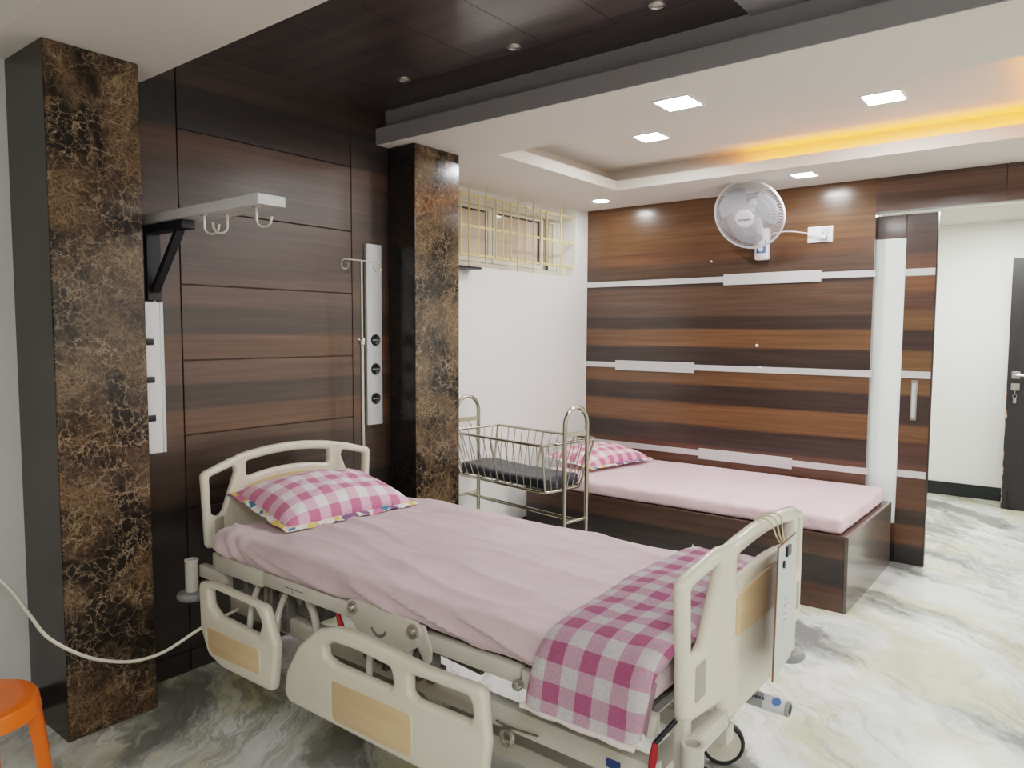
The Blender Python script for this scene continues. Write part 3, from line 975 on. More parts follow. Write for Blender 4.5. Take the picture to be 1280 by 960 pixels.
# lowered side rails on the near side
SY = 1.385
def side_rail(poly, holes, ins):
    bm = plate(poly, holes, 0.036, 0.014, lambda u, v, w: (u, SY + w, v))
    r = part('side_rail', bm, 'plastic', bed)
    bm = plate(ins, [], 0.040, 0.0012, lambda u, v, w: (u, SY + w, v), 1)
    part('wood_insert', bm, 'beech', r)
    rim = plate([Vector((a.x, a.y)) for a in ins], [], 0.0, 0.0, None, 1) if False else None
    bm = nb()
    tube(bm, [(p.x, SY - 0.019, p.y) for p in ins], 0.0022, 6, True)
    part('insert_rim', bm, 'plastic', r)
    return r
side_rail(fillet([(-2.025, 0.30, 0.02), (-2.010, 0.375, 0.03), (-1.945, 0.475, 0.05), (-1.850, 0.553, 0.05), (-1.76, 0.582, 0.03), (-1.66, 0.588, 0.06), (-1.53, 0.580, 0.08), (-1.36, 0.570, 0.0),
                  (-1.165, 0.576, 0.035), (-1.152, 0.43, 0.02), (-1.172, 0.275, 0.05), (-2.00, 0.272, 0.025)], 0.02),
          [fillet([(-1.812, 0.507, 0.012), (-1.775, 0.532, 0.02), (-1.66, 0.538, 0.03), (-1.512, 0.530, 0.02), (-1.500, 0.488, 0.02), (-1.515, 0.466, 0.012), (-1.765, 0.466, 0.02), (-1.808, 0.478, 0.01)], 0.012),
           fillet([(-1.436, 0.532, 0.012), (-1.37, 0.536, 0.0), (-1.212, 0.540, 0.02), (-1.202, 0.495, 0.02), (-1.214, 0.470, 0.012), (-1.415, 0.466, 0.02), (-1.436, 0.48, 0.012)], 0.012)],
          fillet([(-1.774, 0.418), (-1.424, 0.424), (-1.424, 0.297), (-1.774, 0.290)], 0.022))
side_rail(fillet([(-2.552, 0.552, 0.025), (-2.47, 0.566, 0.0), (-2.128, 0.560, 0.035), (-2.066, 0.437, 0.02), (-2.090, 0.272, 0.03), (-2.40, 0.266, 0.05), (-2.495, 0.290, 0.05), (-2.545, 0.38, 0.06)], 0.02),
          [fillet([(-2.482, 0.540, 0.015), (-2.42, 0.546, 0.01), (-2.185, 0.538, 0.02), (-2.146, 0.500, 0.02), (-2.165, 0.446, 0.015), (-2.425, 0.452, 0.02), (-2.478, 0.482, 0.02)], 0.012)],
          fillet([(-2.494, 0.400), (-2.158, 0.404), (-2.156, 0.315), (-2.46, 0.303), (-2.49, 0.325)], 0.014))
# rail arms under each rail (thin parallelogram links)
for x in (-2.36, -2.20, -1.72, -1.56):
    bm = nb()
    tube(bm, smooth_path([(x, 1.50, 0.545), (x + 0.03, 1.452, 0.50), (x + 0.05, 1.425, 0.42), (x + 0.05, 1.405, 0.36)], 5), 0.011, 8)
    part('rail_arm', bm, 'frame_paint', bed)

# mattress platform
for y in (Y0 + 0.012, Y1 - 0.012):
    bm = nb()
    for q in ((-2.61, -2.30, y - 0.016, y + 0.016, 0.556, 0.618), (-2.296, -1.80, y - 0.014, y + 0.014, 0.566, 0.616), (-1.485, -1.130, y - 0.015, y + 0.015, 0.558, 0.606), (-1.124, -0.74, y - 0.015, y + 0.015, 0.552, 0.602)):
        bm.free(); bm = boxes([q], 0.004)
        part('platform_rail', bm, 'frame_paint', bed)
        bm = nb()
for xa, xb in ((-2.60, -1.80), (-1.79, -1.49), (-1.48, -0.76)):
    part('platform', boxes([(xa, xb, Y0 + 0.03, Y1 - 0.03, 0.585, 0.608)]), 'frame_grey', bed)
# hinge plate with the curved grip mark
hy = Y0 - 0.006
hp = plate(fillet([(-1.815, 0.632), (-1.76, 0.640), (-1.50, 0.634), (-1.475, 0.605), (-1.50, 0.560), (-1.56, 0.515), (-1.72, 0.505), (-1.77, 0.545), (-1.82, 0.585)], 0.02), [], 0.012, 0.004,
           lambda u, v, w: (u, hy + w, v))
hp = part('hinge_plate', hp, 'frame_paint', bed)
bm = nb()
tube(bm, [(-1.665 + 0.032 * cos(a), hy - 0.0065, 0.578 + 0.026 * sin(a)) for a in [pi * (1.08 + 0.84 * k / 10) for k in range(11)]], 0.0045, 8)
part('grip_mark', bm, 'frame_grey', hp)
for x, z in ((-1.785, 0.612), (-1.515, 0.605)):
    bm = nb()
    lathe(bm, [(0.0, 0.016), (0.010, 0.016), (0.012, 0.012), (0.012, 0.008), (0.020, 0.008), (0.022, 0.0)], 20, frame_to((x, hy - 0.006, z), (0, -1, 0)))
    part('hinge_bolt', bm, 'satin_steel', hp)
bm = plate(fillet([(-1.50, 0.628), (-1.475, 0.63), (-1.445, 0.565), (-1.452, 0.52), (-1.475, 0.52), (-1.51, 0.57)], 0.012), [], 0.01, 0.003, lambda u, v, w: (u, hy + 0.002 + w, v))
part('hinge_link', bm, 'frame_paint', bed)
bm = boxes([(-1.76, -1.735, 1.50, 1.55, 0.43, 0.53), (-1.70, -1.675, 1.50, 1.55, 0.42, 0.52), (-1.60, -1.575, 1.49, 1.54, 0.42, 0.53), (-1.545, -1.52, 1.49, 1.53, 0.44, 0.55), (-1.50, -1.475, 1.50, 1.54, 0.44, 0.53), (-1.76, -1.47, 1.52, 1.56, 0.45, 0.48)], 0.003, 1)
for x in (-1.748, -1.688, -1.588, -1.532):
    lathe(bm, [(0.012, 0.0), (0.012, 0.008), (0.0, 0.009)], 14, frame_to((x, 1.488, 0.46), (0, -1, 0)))
part('hinge_bracket', bm, 'frame_grey', bed)
bm = nb()
lathe(bm, [(0.014, 0.0), (0.016, 0.012), (0.010, 0.022), (0.0, 0.023)], 16, frame_to((-1.127, Y0 - 0.004, 0.565), (0, -1, 0)))
part('latch_knob', bm, 'satin_steel', bed)

# head end mechanism seen above the head side rail
bm = nb()
tube(bm, smooth_path([(-2.16, 1.53, 0.56), (-2.10, 1.53, 0.53), (-2.065, 1.53, 0.46), (-2.08, 1.53, 0.39), (-2.13, 1.53, 0.34)], 6), 0.014, 10)
part('lift_link', bm, 'frame_paint', bed)
bm = boxes([(-2.24, -2.205, 1.51, 1.55, 0.40, 0.565), (-2.33, -2.30, 1.51, 1.55, 0.42, 0.56), (-2.44, -2.405, 1.52, 1.55, 0.43, 0.56), (-2.50, -2.475, 1.52, 1.55, 0.44, 0.555), (-2.34, -2.10, 1.55, 1.60, 0.46, 0.52)], 0.004, 1)
for x, z in ((-2.222, 0.53), (-2.222, 0.46), (-2.12, 0.545)):
    lathe(bm, [(0.018, 0.0), (0.018, 0.010), (0.008, 0.013), (0.0, 0.013)], 16, frame_to((x, 1.512, z), (0, -1, 0)))
part('head_lift', bm, 'frame_grey', bed)
bm = nb()
cyl(bm, (-2.35, 1.70, 0.50), (-1.70, 1.70, 0.44), 0.032, 16)
cyl(bm, (-1.70, 1.70, 0.44), (-1.45, 1.70, 0.42), 0.016, 12)
part('actuator', bm, 'frame_grey', bed)
bm = nb()
cyl(bm, (-1.40, 2.1, 0.44), (-0.95, 2.1, 0.52), 0.030, 16)
part('actuator', bm, 'black_plastic', bed)
part('control_box', boxes([(-1.25, -1.0, 1.62, 1.70, 0.47, 0.53)], 0.008), 'black_plastic', bed)

# lower frame
for y in (1.545, Y1 - 0.06):
    part('lower_beam', boxes([(-2.60, -0.765, y - 0.022, y + 0.022, 0.385, 0.452)], 0.006), 'frame_paint', bed)
for x in (-2.59, -1.82, -0.95):
    part('lower_crossmember', boxes([(x - 0.03, x + 0.03, 1.568, Y1 - 0.083, 0.39, 0.448)], 0.005), 'frame_paint', bed)
for y in (1.72, 2.20):
    part('base_beam', boxes([(-2.27, -0.84, y - 0.03, y + 0.03, 0.175, 0.235)], 0.006), 'frame_paint', bed)
for x, ya, yb in ((-2.205, 1.70, 2.22), (-0.932, 1.46, 2.40)):
    part('base_crossmember', boxes([(x - 0.035, x + 0.035, ya, yb, 0.17, 0.238)], 0.006), 'frame_paint', bed)
for x0, x1 in ((-1.18, -0.98), (-1.85, -1.65)):
    for y in (1.72, 2.20):
        bm = nb()
        m = Matrix.Translation(Vector(((x0 + x1) / 2, y, 0.31))) @ Matrix.Rotation(atan2(0.22, x1 - x0 + 0.06), 4, 'Y')
        box(bm, -0.19, 0.19, -0.012, 0.012, -0.026, 0.026, 0.004)
        bm.transform(m)
        part('lift_arm', bm, 'frame_paint', bed)
bm = nb()
tube(bm, [(-1.205 + 0.020 * cos(a), 1.515, 0.372 + 0.024 * sin(a)) for a in [2 * pi * k / 20 for k in range(20)]], 0.006, 8, True)
tube(bm, smooth_path([(-1.245, 1.518, 0.405), (-1.20, 1.517, 0.402), (-1.10, 1.517, 0.41)], 5), 0.003, 6)
part('drain_bag_hook', bm, 'satin_steel', bed)
part('maker_sticker', boxes([(-0.895, -0.855, 1.5215, 1.5228, 0.405, 0.428)]), 'blue_label', bed)
bm = text_bm('-------  --------', 0.012, 0.0004) if False else nb()
for k in range(9):
    box(bm, -2.16 + k * 0.012, -2.153 + k * 0.012, Y0 - 0.0028, Y0 - 0.0018, 0.590, 0.594)
part('rail_marking', bm, 'ink', bed)
bm = text_bm('L', 0.014, 0.0004) if False else nb()
box(bm, -2.12, -2.117, Y0 - 0.0028, Y0 - 0.0018, 0.575, 0.585)
part('rail_mark', bm, 'ink', bed)

# corner posts with roller bumpers
for x, y in ((-2.76, 1.455), (-2.76, 2.40), (-0.648, 1.475), (-0.737, 2.402)):
    bm = nb()
    lathe(bm, [(0.017, 0.575), (0.017, 0.545), (0.0, 0.545)], 20, Matrix.Translation((x, y, 0)), cap=False)
    lathe(bm, [(0.017, 0.575), (0.026, 0.575), (0.027, 0.572), (0.025, 0.565), (0.025, 0.425), (0.0, 0.425)], 20, Matrix.Translation((x, y, 0)), cap=False)
    part('corner_post', bm, 'frame_paint', bed)
    bm = nb()
    lathe(bm, [(0.0, 0.448), (0.030, 0.448), (0.050, 0.444), (0.058, 0.434), (0.058, 0.426), (0.050, 0.416), (0.0, 0.414)], 28, Matrix.Translation((x, y, 0)), cap=False)
    part('roller_bumper', bm, 'grey_rubber', bed)
for y in (1.495, 2.365):
    part('bumper_arm', boxes([(-2.75, -2.58, y - 0.015, y + 0.015, 0.50, 0.55)], 0.004), 'frame_paint', bed)
for y0, y1, xo in ((1.485, 1.70, 0), (2.18, 2.39, -0.075)):
    part('end_bar', boxes([(-0.684 + xo, -0.655 + xo, y0, y1, 0.512, 0.556)], 0.004), 'frame_paint', bed)
for x0, x1, z1, ys in ((-0.712, -0.684, 0.59, (1.53,)), (-0.785, -0.759, 0.59, (2.33,)), (-2.70, -2.62, 0.60, (1.53, 2.35))):
    for y in ys:
        part('end_bracket', boxes([(x0, x1, y - 0.02, y + 0.02, 0.455, z1)], 0.004), 'frame_paint', bed)
bm = nb()
cyl(bm, (-0.72, 1.56, 0.465), (-0.60, 1.56, 0.46), 0.014, 14)
part('crank_socket', bm, 'dark_rubber', bed)
# red release levers
def lever(a, b, c):
    bm = nb(); tube(bm, [a, b], 0.006, 8)
    l_ = part('release_lever', bm, 'black_metal', bed)
    bm = nb(); tube(bm, [b, tuple((Vector(b) * 0.5 + Vector(c) * 0.5)), c], [0.0075, 0.010, 0.0075], 10)
    part('red_grip', bm, 'red_plastic', l_, label='red lever grip')
lever((-0.70, 1.50, 0.60), (-0.735, 1.468, 0.548), (-0.742, 1.462, 0.475))
lever((-1.905, 1.50, 0.575), (-1.888, 1.485, 0.558), (-1.842, 1.470, 0.505))
# grey tube sticking out beyond the foot end, with its sticker
bm = nb()
cyl(bm, (-0.80, 2.010, 0.449), (-0.602, 2.010, 0.445), 0.021, 24)
tb = part('extension_tube', bm, 'tube_grey', bed)
bm = nb()
lathe(bm, [(0.0213, 0.0), (0.0213, 0.06)], 24, frame_to((-0.672, 2.010, 0.4464), (1, 0, -0.02)), cap=False)
part('tube_sticker', bm, 'white_label', tb)
bm = nb()
lathe(bm, [(0, 0.0012), (0.012, 0.001), (0.0125, 0.0)], 20, frame_to((-0.635, 2.010 - 0.014, 0.4460 + 0.0165), (0, -0.62, 0.78)), cap=False)
part('round_emblem', bm, 'blue_print', tb)
bm = nb()
for k in range(4):
    box(bm, -0.70 + k * 0.009, -0.695 + k * 0.009, 2.010 - 0.0205, 2.010 - 0.0165, 0.449 + 0.010, 0.449 + 0.0165)
part('tube_print', bm, 'ink', tb)
bm = nb()
lathe(bm, [(0.0, 0.0005), (0.015, 0.0005), (0.015, 0.0)], 18, frame_to((-0.602, 2.010, 0.445), (1, 0, 0)), cap=False)
part('tube_mouth', bm, 'dark_rubber', tb)
# castors
for x, y, ang in ((-0.93, 2.36, 0.5), (-0.93, 1.50, -0.3), (-2.20, 1.76, 0.3), (-2.20, 2.16, 0.2)):
    d = Vector((cos(ang), sin(ang), 0)); sd = Vector((-sin(ang), cos(ang), 0))
    ctr = Vector((x, y, 0.0755))
    bm = nb()
    lathe(bm, [(0.058, -0.012), (0.068, -0.016), (0.0745, -0.010), (0.075, 0.0), (0.0745, 0.010), (0.068, 0.016), (0.058, 0.012)], 32, frame_to(ctr, sd), cap=False)
    w_ = part('castor_wheel', bm, 'dark_rubber', bed)
    bm = nb()
    lathe(bm, [(0.0, -0.019), (0.020, -0.019), (0.045, -0.013), (0.060, -0.0145), (0.062, -0.012), (0.062, 0.012), (0.060, 0.0145), (0.045, 0.013), (0.020, 0.019), (0.0, 0.019)], 32, frame_to(ctr, sd), cap=False)
    part('wheel_hub', bm, 'plastic', w_)
    bm = nb()
    for s in (-1, 1):
        o_ = sd * (0.021 * s)
        pts = [ctr + o_ + d * 0.0, ctr + o_ + d * -0.004 + Vector((0, 0, 0.05)), ctr + o_ * 0.9 + d * 0.01 + Vector((0, 0, 0.088))]
        tube(bm, smooth_path(pts, 4), [0.012] * 4 + [0.016] * 5, 8)
    lathe(bm, [(0.0, 0.0), (0.036, 0.0), (0.040, 0.008), (0.030, 0.018), (0.020, 0.024), (0.018, 0.05), (0.0, 0.05)], 20, Matrix.Translation(Vector((x, y, 0.155))), cap=False)
    part('castor_fork', bm, 'plastic', bed)

# ------------------------------------------------------------------ bedding on the hospital bed
def fbm(p, o=4):
    return noise.fractal(Vector(p), 1.0, 2.0, o)
def ridged(p):
    return 1 - abs(noise.noise(Vector(p)))
def mat_fn(p, n):
    dz = 0.0
    a = 0.0
    y = p.y + 0.10 * (p.x + 1.7)
    d = Vector((0, 0, 0))
    if n.z > 0.3 or n.length < 0.1:
        h = 0.014 * (ridged((p.x * 1.3, y * 5.0, 0.3)) ** 7 - 0.2) + 0.006 * (ridged((p.x * 2.2 + 5, y * 11, 1.7)) ** 6 - 0.25)
        h += 0.004 * fbm((p.x * 2.2, p.y * 2.2, 0.7))
        h += 0.006 * math.exp(-((p.x + 2.0) / 0.25) ** 2)
        d.z += h
    if n.y < -0.3:
        w = -n.y
        h = 0.020 * (ridged((p.x * 1.8, p.z * 14 + p.x * 2.5, 2.2)) ** 4 - 0.35) + 0.010 * fbm((p.x * 3, p.z * 10, 4.4))
        fx = math.exp(-((p.x + 2.48) / 0.10) ** 2)
        h += fx * 0.012 * sin((p.x + p.z * 0.8) * 70)
        d.y -= h * w
        if p.z < 0.63:
            d.z += 0.010 * fbm((p.x * 3.3, 1.0, 0.0)) + 0.018 * math.exp(-((p.x + 1.66) / 0.16) ** 2) - 0.006
    if n.x < -0.3 or n.x > 0.3:
        d.x += 0.006 * fbm((p.y * 5, p.z * 8, 1.4))
    return d
bm = soft_box(-2.625, -0.745, 1.462, 2.375, 0.6185, 0.715, 0.040, 150, 84, 12, mat_fn)
solo('mattress', bm, 'sheet', 'thin mattress under a mauve pink bedsheet on the hospital bed', 'mattress', 60)

def pillow(name, label, lx, ly, th, loc, rot, mat, sq, seed, lift=0.0):
    """cushion in local x (depth) and y (length)"""
    t = thing(name, label, 'pillow', loc)
    t.matrix_basis = Matrix.Translation(Vector(loc)) @ rot
    nx, ny = 40, 56
    bm = nb()
    uv = bm.loops.layers.uv.new('UVMap')
    def pt(i, j, side):
        u = -1 + 2 * i / nx
        v = -1 + 2 * j / ny
        e = (max(0, 1 - abs(u) ** 2.6) * max(0, 1 - abs(v) ** 2.6)) ** 0.55
        x = u * lx / 2 * (1 - 0.05 * (1 - v * v) * 1.0 + 0.02 * noise.noise(Vector((v * 2, seed, u))))
        y = v * ly / 2 * (1 - 0.045 * (1 - u * u) + 0.02 * noise.noise(Vector((u * 2, v, seed + 3))))
        wr = 0.010 * e * (ridged((u * 2.0 + seed, v * 3.2, 0.4)) ** 3 - 0.4) + 0.012 * fbm((u * 1.5, v * 1.7, seed))
        top = th * 0.72 * e + wr * e
        z = top if side > 0 else -th * 0.28 * e
        rim = (1 - e) * 0.006 * noise.noise(Vector((u * 6, v * 6, seed)))
        cor = lift * max(0, abs(u) - 0.6) * max(0, abs(v) - 0.6) * 4
        return Vector((x, y, z + rim + cor))
    for side in (1, -1):
        grid = [[bm.verts.new(pt(i, j, side)) for j in range(ny + 1)] for i in range(nx + 1)]
        for i in range(nx):
            for j in range(ny):
                f = bm.faces.new((grid[i][j], grid[i + 1][j], grid[i + 1][j + 1], grid[i][j + 1]) if side > 0 else (grid[i][j + 1], grid[i + 1][j + 1], grid[i + 1][j], grid[i][j]))
                ij = ((i, j), (i + 1, j), (i + 1, j + 1), (i, j + 1)) if side > 0 else ((i, j + 1), (i + 1, j + 1), (i + 1, j), (i, j))
                for lp, (a, b) in zip(f.loops, ij):
                    lp[uv].uv = (a / nx * lx / sq, b / ny * ly / sq)
    edge = [pt(i, 0, 1) for i in range(nx)] + [pt(nx, j, 1) for j in range(ny)] + [pt(i, ny, 1) for i in range(nx, 0, -1)] + [pt(0, j, 1) for j in range(ny, 0, -1)]
    bmesh.ops.remove_doubles(bm, verts=bm.verts, dist=1e-5)
    part('pillowcase', bm, mat, t, 70, local=True)
    # patterned flange round the edge
    bm = nb()
    n = len(edge)
    rows = []
    for k, p in enumerate(edge):
        r = Vector((p.x, p.y, 0)).normalized()
        fl = 0.026 + 0.004 * noise.noise(Vector((k * 0.3, seed, 0)))
        rows.append((bm.verts.new(p - r * 0.008 + Vector((0, 0, 0.003))), bm.verts.new(p + r * fl * 0.5 + Vector((0, 0, 0.004 * noise.noise(Vector((k * 0.25, 1, seed)))))),
                     bm.verts.new(p + r * fl + Vector((0, 0, -0.008 + 0.007 * noise.noise(Vector((k * 0.25, 2, seed))))))))
    for k in range(n):
        a, b = rows[k], rows[(k + 1) % n]
        bm.faces.new((a[0], a[1], b[1], b[0]))
        bm.faces.new((a[1], a[2], b[2], b[1]))
    part('piping', bm, 'floral', t, 60, 'narrow flange with blue and yellow floral print', local=True)
    return t
pillow('pillow', 'plump rose gingham pillow leaning on the headboard of the hospital bed', 0.43, 0.615, 0.130, (-2.545, 1.945, 0.768),
       Matrix.Rotation(radians(-4), 4, 'Z') @ Matrix.Rotation(radians(10), 4, 'Y'), 'gingham_pillow', 0.050, 1.3)

# folded gingham quilt across the foot of the bed, hanging over the near side
def quilt():
    t = thing('folded_quilt', 'pink and white gingham quilt folded across the foot of the hospital bed', 'blanket', (-0.90, 1.9, 0.72))
    sq = 0.0455
    prof = smooth_path([(2.345, 0.722), (2.30, 0.742), (2.1, 0.748), (1.9, 0.748), (1.7, 0.748), (1.55, 0.748), (1.478, 0.738), (1.436, 0.706), (1.418, 0.66), (1.410, 0.61), (1.404, 0.565)], 7)
    arc = [0]
    for a, b in zip(prof, prof[1:]): arc.append(arc[-1] + (b - a).length)
    n = 26
    def surf(bm, x_l, x_r, off, cut, uvs=True, sc=1.0):
        uv = bm.loops.layers.uv.new('UVMap')
        rows = []
        idx = [i for i in range(len(prof)) if arc[i] <= arc[-1] - cut]
        for i in idx:
            p = prof[i]
            tan = (prof[min(i + 1, len(prof) - 1)] - prof[max(i - 1, 0)]).normalized()
            nrm = Vector((-tan.y, tan.x))
            if nrm.y < 0 and abs(nrm.y) > 0.5: nrm = -nrm
            if nrm.x > 0 and abs(nrm.x) > 0.5: nrm = -nrm
            row = []
            for j in range(n + 1):
                u = j / n
                s = arc[i] / arc[-1]
                xl = x_l - 0.012 * sin(s * 6) - 0.03 * max(0, s - 0.8) * 2
                xr = x_r - 0.03 * max(0, s - 0.80) / 0.2
                x = xl + (xr - xl) * u
                h = 0.008 * fbm((x * 6, arc[i] * 6, off * 50)) + 0.006 * (ridged((x * 7 + arc[i] * 3, arc[i] * 5, 3.3)) ** 3 - 0.4)
                edge = 0.016 * ((1 - min(1, u / 0.10)) ** 2 + (1 - min(1, (1 - u) / 0.10)) ** 2)
                q = p + nrm * (off + h - edge)
                row.append(bm.verts.new((x, q.x, q.y)))
            rows.append(row)
        for a in range(len(rows) - 1):
            for j in range(n):
                f = bm.faces.new((rows[a][j], rows[a][j + 1], rows[a + 1][j + 1], rows[a + 1][j]))
                for lp, (r_, c_) in zip(f.loops, ((a, j), (a, j + 1), (a + 1, j + 1), (a + 1, j))):
                    lp[uv].uv = (rows[r_][c_].co.x / sq + 50, arc[r_] / sq)
        return rows
    bm = nb()
    surf(bm, -1.050, -0.715, 0.014, 0.0)
    res = bmesh.ops.solidify(bm, geom=bm.faces[:], thickness=0.016)
    part('top_layer', bm, 'gingham', t, 60)
    bm = nb()
    surf(bm, -1.045, -0.722, -0.004, -0.01)
    bmesh.ops.solidify(bm, geom=bm.faces[:], thickness=0.010)
    part('under_layer', bm, 'hem', t, 60, 'pale underside of the folded quilt')
    bm = nb()
    pts = [(-1.066 + (0.315) * k / 20, 1.395 + 0.003 * sin(k), 0.558 + 0.003 * noise.noise(Vector((k * 0.5, 0, 0)))) for k in range(21)]
    tube(bm, pts, 0.008, 8)
    part('hem', bm, 'hem', t, 60, 'white stitched hem of the quilt')
    return t
quilt()
bm = nb()
rows = []
for i in range(12):
    s = i / 11
    row = []
    for j in range(14):
        u = j / 13
        x = -0.775 + 0.055 * u - 0.01 * s
        y = 1.437 - 0.012 * s + 0.010 * sin(u * 9 + s * 2)
        z = 0.70 - s * (0.135 - 0.02 * u)
        row.append(bm.verts.new((x, y, z)))
    rows.append(row)
for a in range(11):
    for j in range(13):
        bm.faces.new((rows[a][j], rows[a][j + 1], rows[a + 1][j + 1], rows[a + 1][j]))
bmesh.ops.solidify(bm, geom=bm.faces[:], thickness=0.004)
solo('sheet_corner', bm, 'sheet', 'loose mauve sheet corner hanging between quilt and footboard', 'bedsheet', 60)

# ------------------------------------------------------------------ clipboard on the footboard
cb = thing('clipboard', 'white sheet on a thin hardboard clipboard hung by string from the footboard', 'clipboard', (-0.60, 1.93, 0.60))
yaw = radians(7)
mt = Matrix.Translation((-0.600, 1.925, 0.765)) @ Matrix.Rotation(yaw, 4, 'Z') @ Matrix.Rotation(radians(-4), 4, 'X')
bm = boxes([(-0.002, 0.002, -0.115, 0.115, -0.165, 0.175)], 0.0008, 1); bm.transform(mt)
part('board', bm, 'hardboard', cb)
bm = boxes([(0.0021, 0.0032, -0.113, 0.114, -0.163, 0.172)]); bm.transform(mt)
pp = part('sheet', bm, 'paper', cb)
bm = nb()
for k in range(5):
    z = 0.02 - k * 0.018
    pts = [(0.0036, -0.02 + 0.012 * i + 0.002 * (i % 2), z + 0.006 * noise.noise(Vector((i * 1.7, k * 2.3, 0)))) for i in range(4 if k % 2 else 3)]
    tube(bm, pts, 0.0006, 4)
bm.transform(mt)
part('handwriting', bm, 'ink', pp)
bm = nb()
box(bm, 0.003, 0.010, -0.035, 0.015, 0.135, 0.162, 0.002, 1)
lathe(bm, [(0.010, 0.0), (0.010, 0.004), (0.0, 0.005)], 14, frame_to((0.004, -0.055, 0.12), (1, 0, 0)))
bm.transform(mt)
part('clip', bm, 'black_metal', cb)
bm = nb()
ya = 1.90
for dy in (-0.035, 0.0, 0.04):
    tube(bm, smooth_path([(-0.592, ya + 0.012, 0.905), (-0.609, ya + dy * 0.6, 0.955), (-0.620, ya + dy, 0.993), (-0.642, ya + dy, 1.003), (-0.664, ya + dy, 0.992), (-0.662, ya + dy, 0.955)], 5), 0.0022, 6)
part('string', bm, 'string', cb)

# ------------------------------------------------------------------ drip stand at the headboard
iv = thing('drip_stand', 'slim steel drip pole with two curled hooks rising behind the headboard', 'drip stand', (-2.89, 2.445, 0.0))
bm = nb(); cyl(bm, (-2.89, 2.445, 0.004), (-2.89, 2.445, 1.435), 0.0105, 14)
part('lower_pole', bm, 'satin_steel', iv)
bm = nb(); cyl(bm, (-2.89, 2.445, 1.43), (-2.89, 2.445, 1.835), 0.0065, 12)
part('upper_pole', bm, 'satin_steel', iv)
bm = nb(); lathe(bm, [(0.0135, 0), (0.0165, 0.003), (0.0165, 0.03), (0.0135, 0.035)], 16, Matrix.Translation((-2.89, 2.445, 1.41)))
cyl(bm, (-2.89, 2.445, 1.425), (-2.89, 2.415, 1.445), 0.005, 8)
part('clamp_collar', bm, 'satin_steel', iv)
def curl(s):
    pts = [(-2.89, 2.445, 1.833), (-2.89, 2.445 + s * 0.10, 1.833)]
    for k in range(15):
        a = pi / 2 - (k / 14) * 2 * pi * 0.83
        r = 0.026 - 0.006 * k / 14
        pts.append((-2.89, 2.445 + s * (0.103 + r * cos(a)), 1.833 - 0.026 + r * sin(a)))
    return pts
for s in (-1, 1):
    bm = nb(); tube(bm, curl(s), 0.0042, 8)
    part('hook_arm', bm, 'satin_steel', iv)
bm = nb()
lathe(bm, [(0.0, 0.012), (0.02, 0.012), (0.06, 0.006), (0.062, 0.0)], 20, Matrix.Translation((-2.89, 2.445, 0.0)), cap=True)
part('foot_plate', bm, 'satin_steel', iv)

# ------------------------------------------------------------------ bed head panels with sockets
def head_panel(yc, label, z0=0.983, z1=1.935):
    t = thing('socket_panel', label, 'wall panel', (HX, yc, z0), 0, 'bed head socket panels')
    bm = nb()
    prof = [(0.001, -0.052), (0.018, -0.052), (0.024, -0.044), (0.024, 0.044), (0.018, 0.052), (0.001, 0.052)]
    a = [bm.verts.new((x, y, 0)) for x, y in prof]
    b = [bm.verts.new((x, y, z1 - z0)) for x, y in prof]
    for k in range(len(prof)):
        k2 = (k + 1) % len(prof)
        bm.faces.new((a[k], a[k2], b[k2], b[k]))
    bm.faces.new(a[::-1]); bm.faces.new(b)
    body = part('panel_body', bm, 'aluminium_v', t, 20, local=True)
    for z in (1.433, 1.279, 1.122):
        bm = nb()
        lathe(bm, [(0.0, 0.003), (0.022, 0.003), (0.026, 0.006), (0.030, 0.004), (0.031, 0.0)], 24, frame_to((0.0242, 0.0, z - z0), (1, 0, 0)), cap=False)
        s = part('gas_outlet', bm, 'black_plastic', t, local=True)
        bm = boxes([(0.0275, 0.031, -0.024, 0.024, z - z0 - 0.003, z - z0 + 0.003)])
        part('outlet_bar', bm, 'satin_steel', s, local=True)
    return t
head_panel(2.617, 'silver wall panel with three round black outlets beside the drip pole')
p2 = thing('socket_panel', 'white wall panel with black slots, mostly hidden behind the left marble column', 'wall panel', (HX, 1.43, 0.975), 0, 'bed head socket panels')
body = part('panel_body', boxes([(HX + 0.001, HX + 0.024, 1.345, 1.470, 0.975, 1.595)], 0.004, 1), 'white_plastic', p2)
part('side_channel', boxes([(HX + 0.001, HX + 0.018, 1.471, 1.487, 0.975, 1.595)], 0.002, 1), 'aluminium_v', p2)
for z in (1.433, 1.279, 1.122):
    part('outlet_slot', boxes([(HX + 0.0242, HX + 0.030, 1.36, 1.440, z - 0.013, z + 0.013)], 0.0025, 2), 'black_plastic', p2)
part('upper_channel', boxes([(HX + 0.001, HX + 0.012, 1.36, 1.475, 1.5955, 1.87)]), 'black_metal', p2)
bm = nb()
bm.free()
for y in (1.385, 1.452):
    bm = nb(); cyl(bm, (HX + 0.018, y, 1.5955), (HX + 0.018, y, 1.86), 0.0055, 8)
    part('wiring_pipe', bm, 'satin_steel', p2)

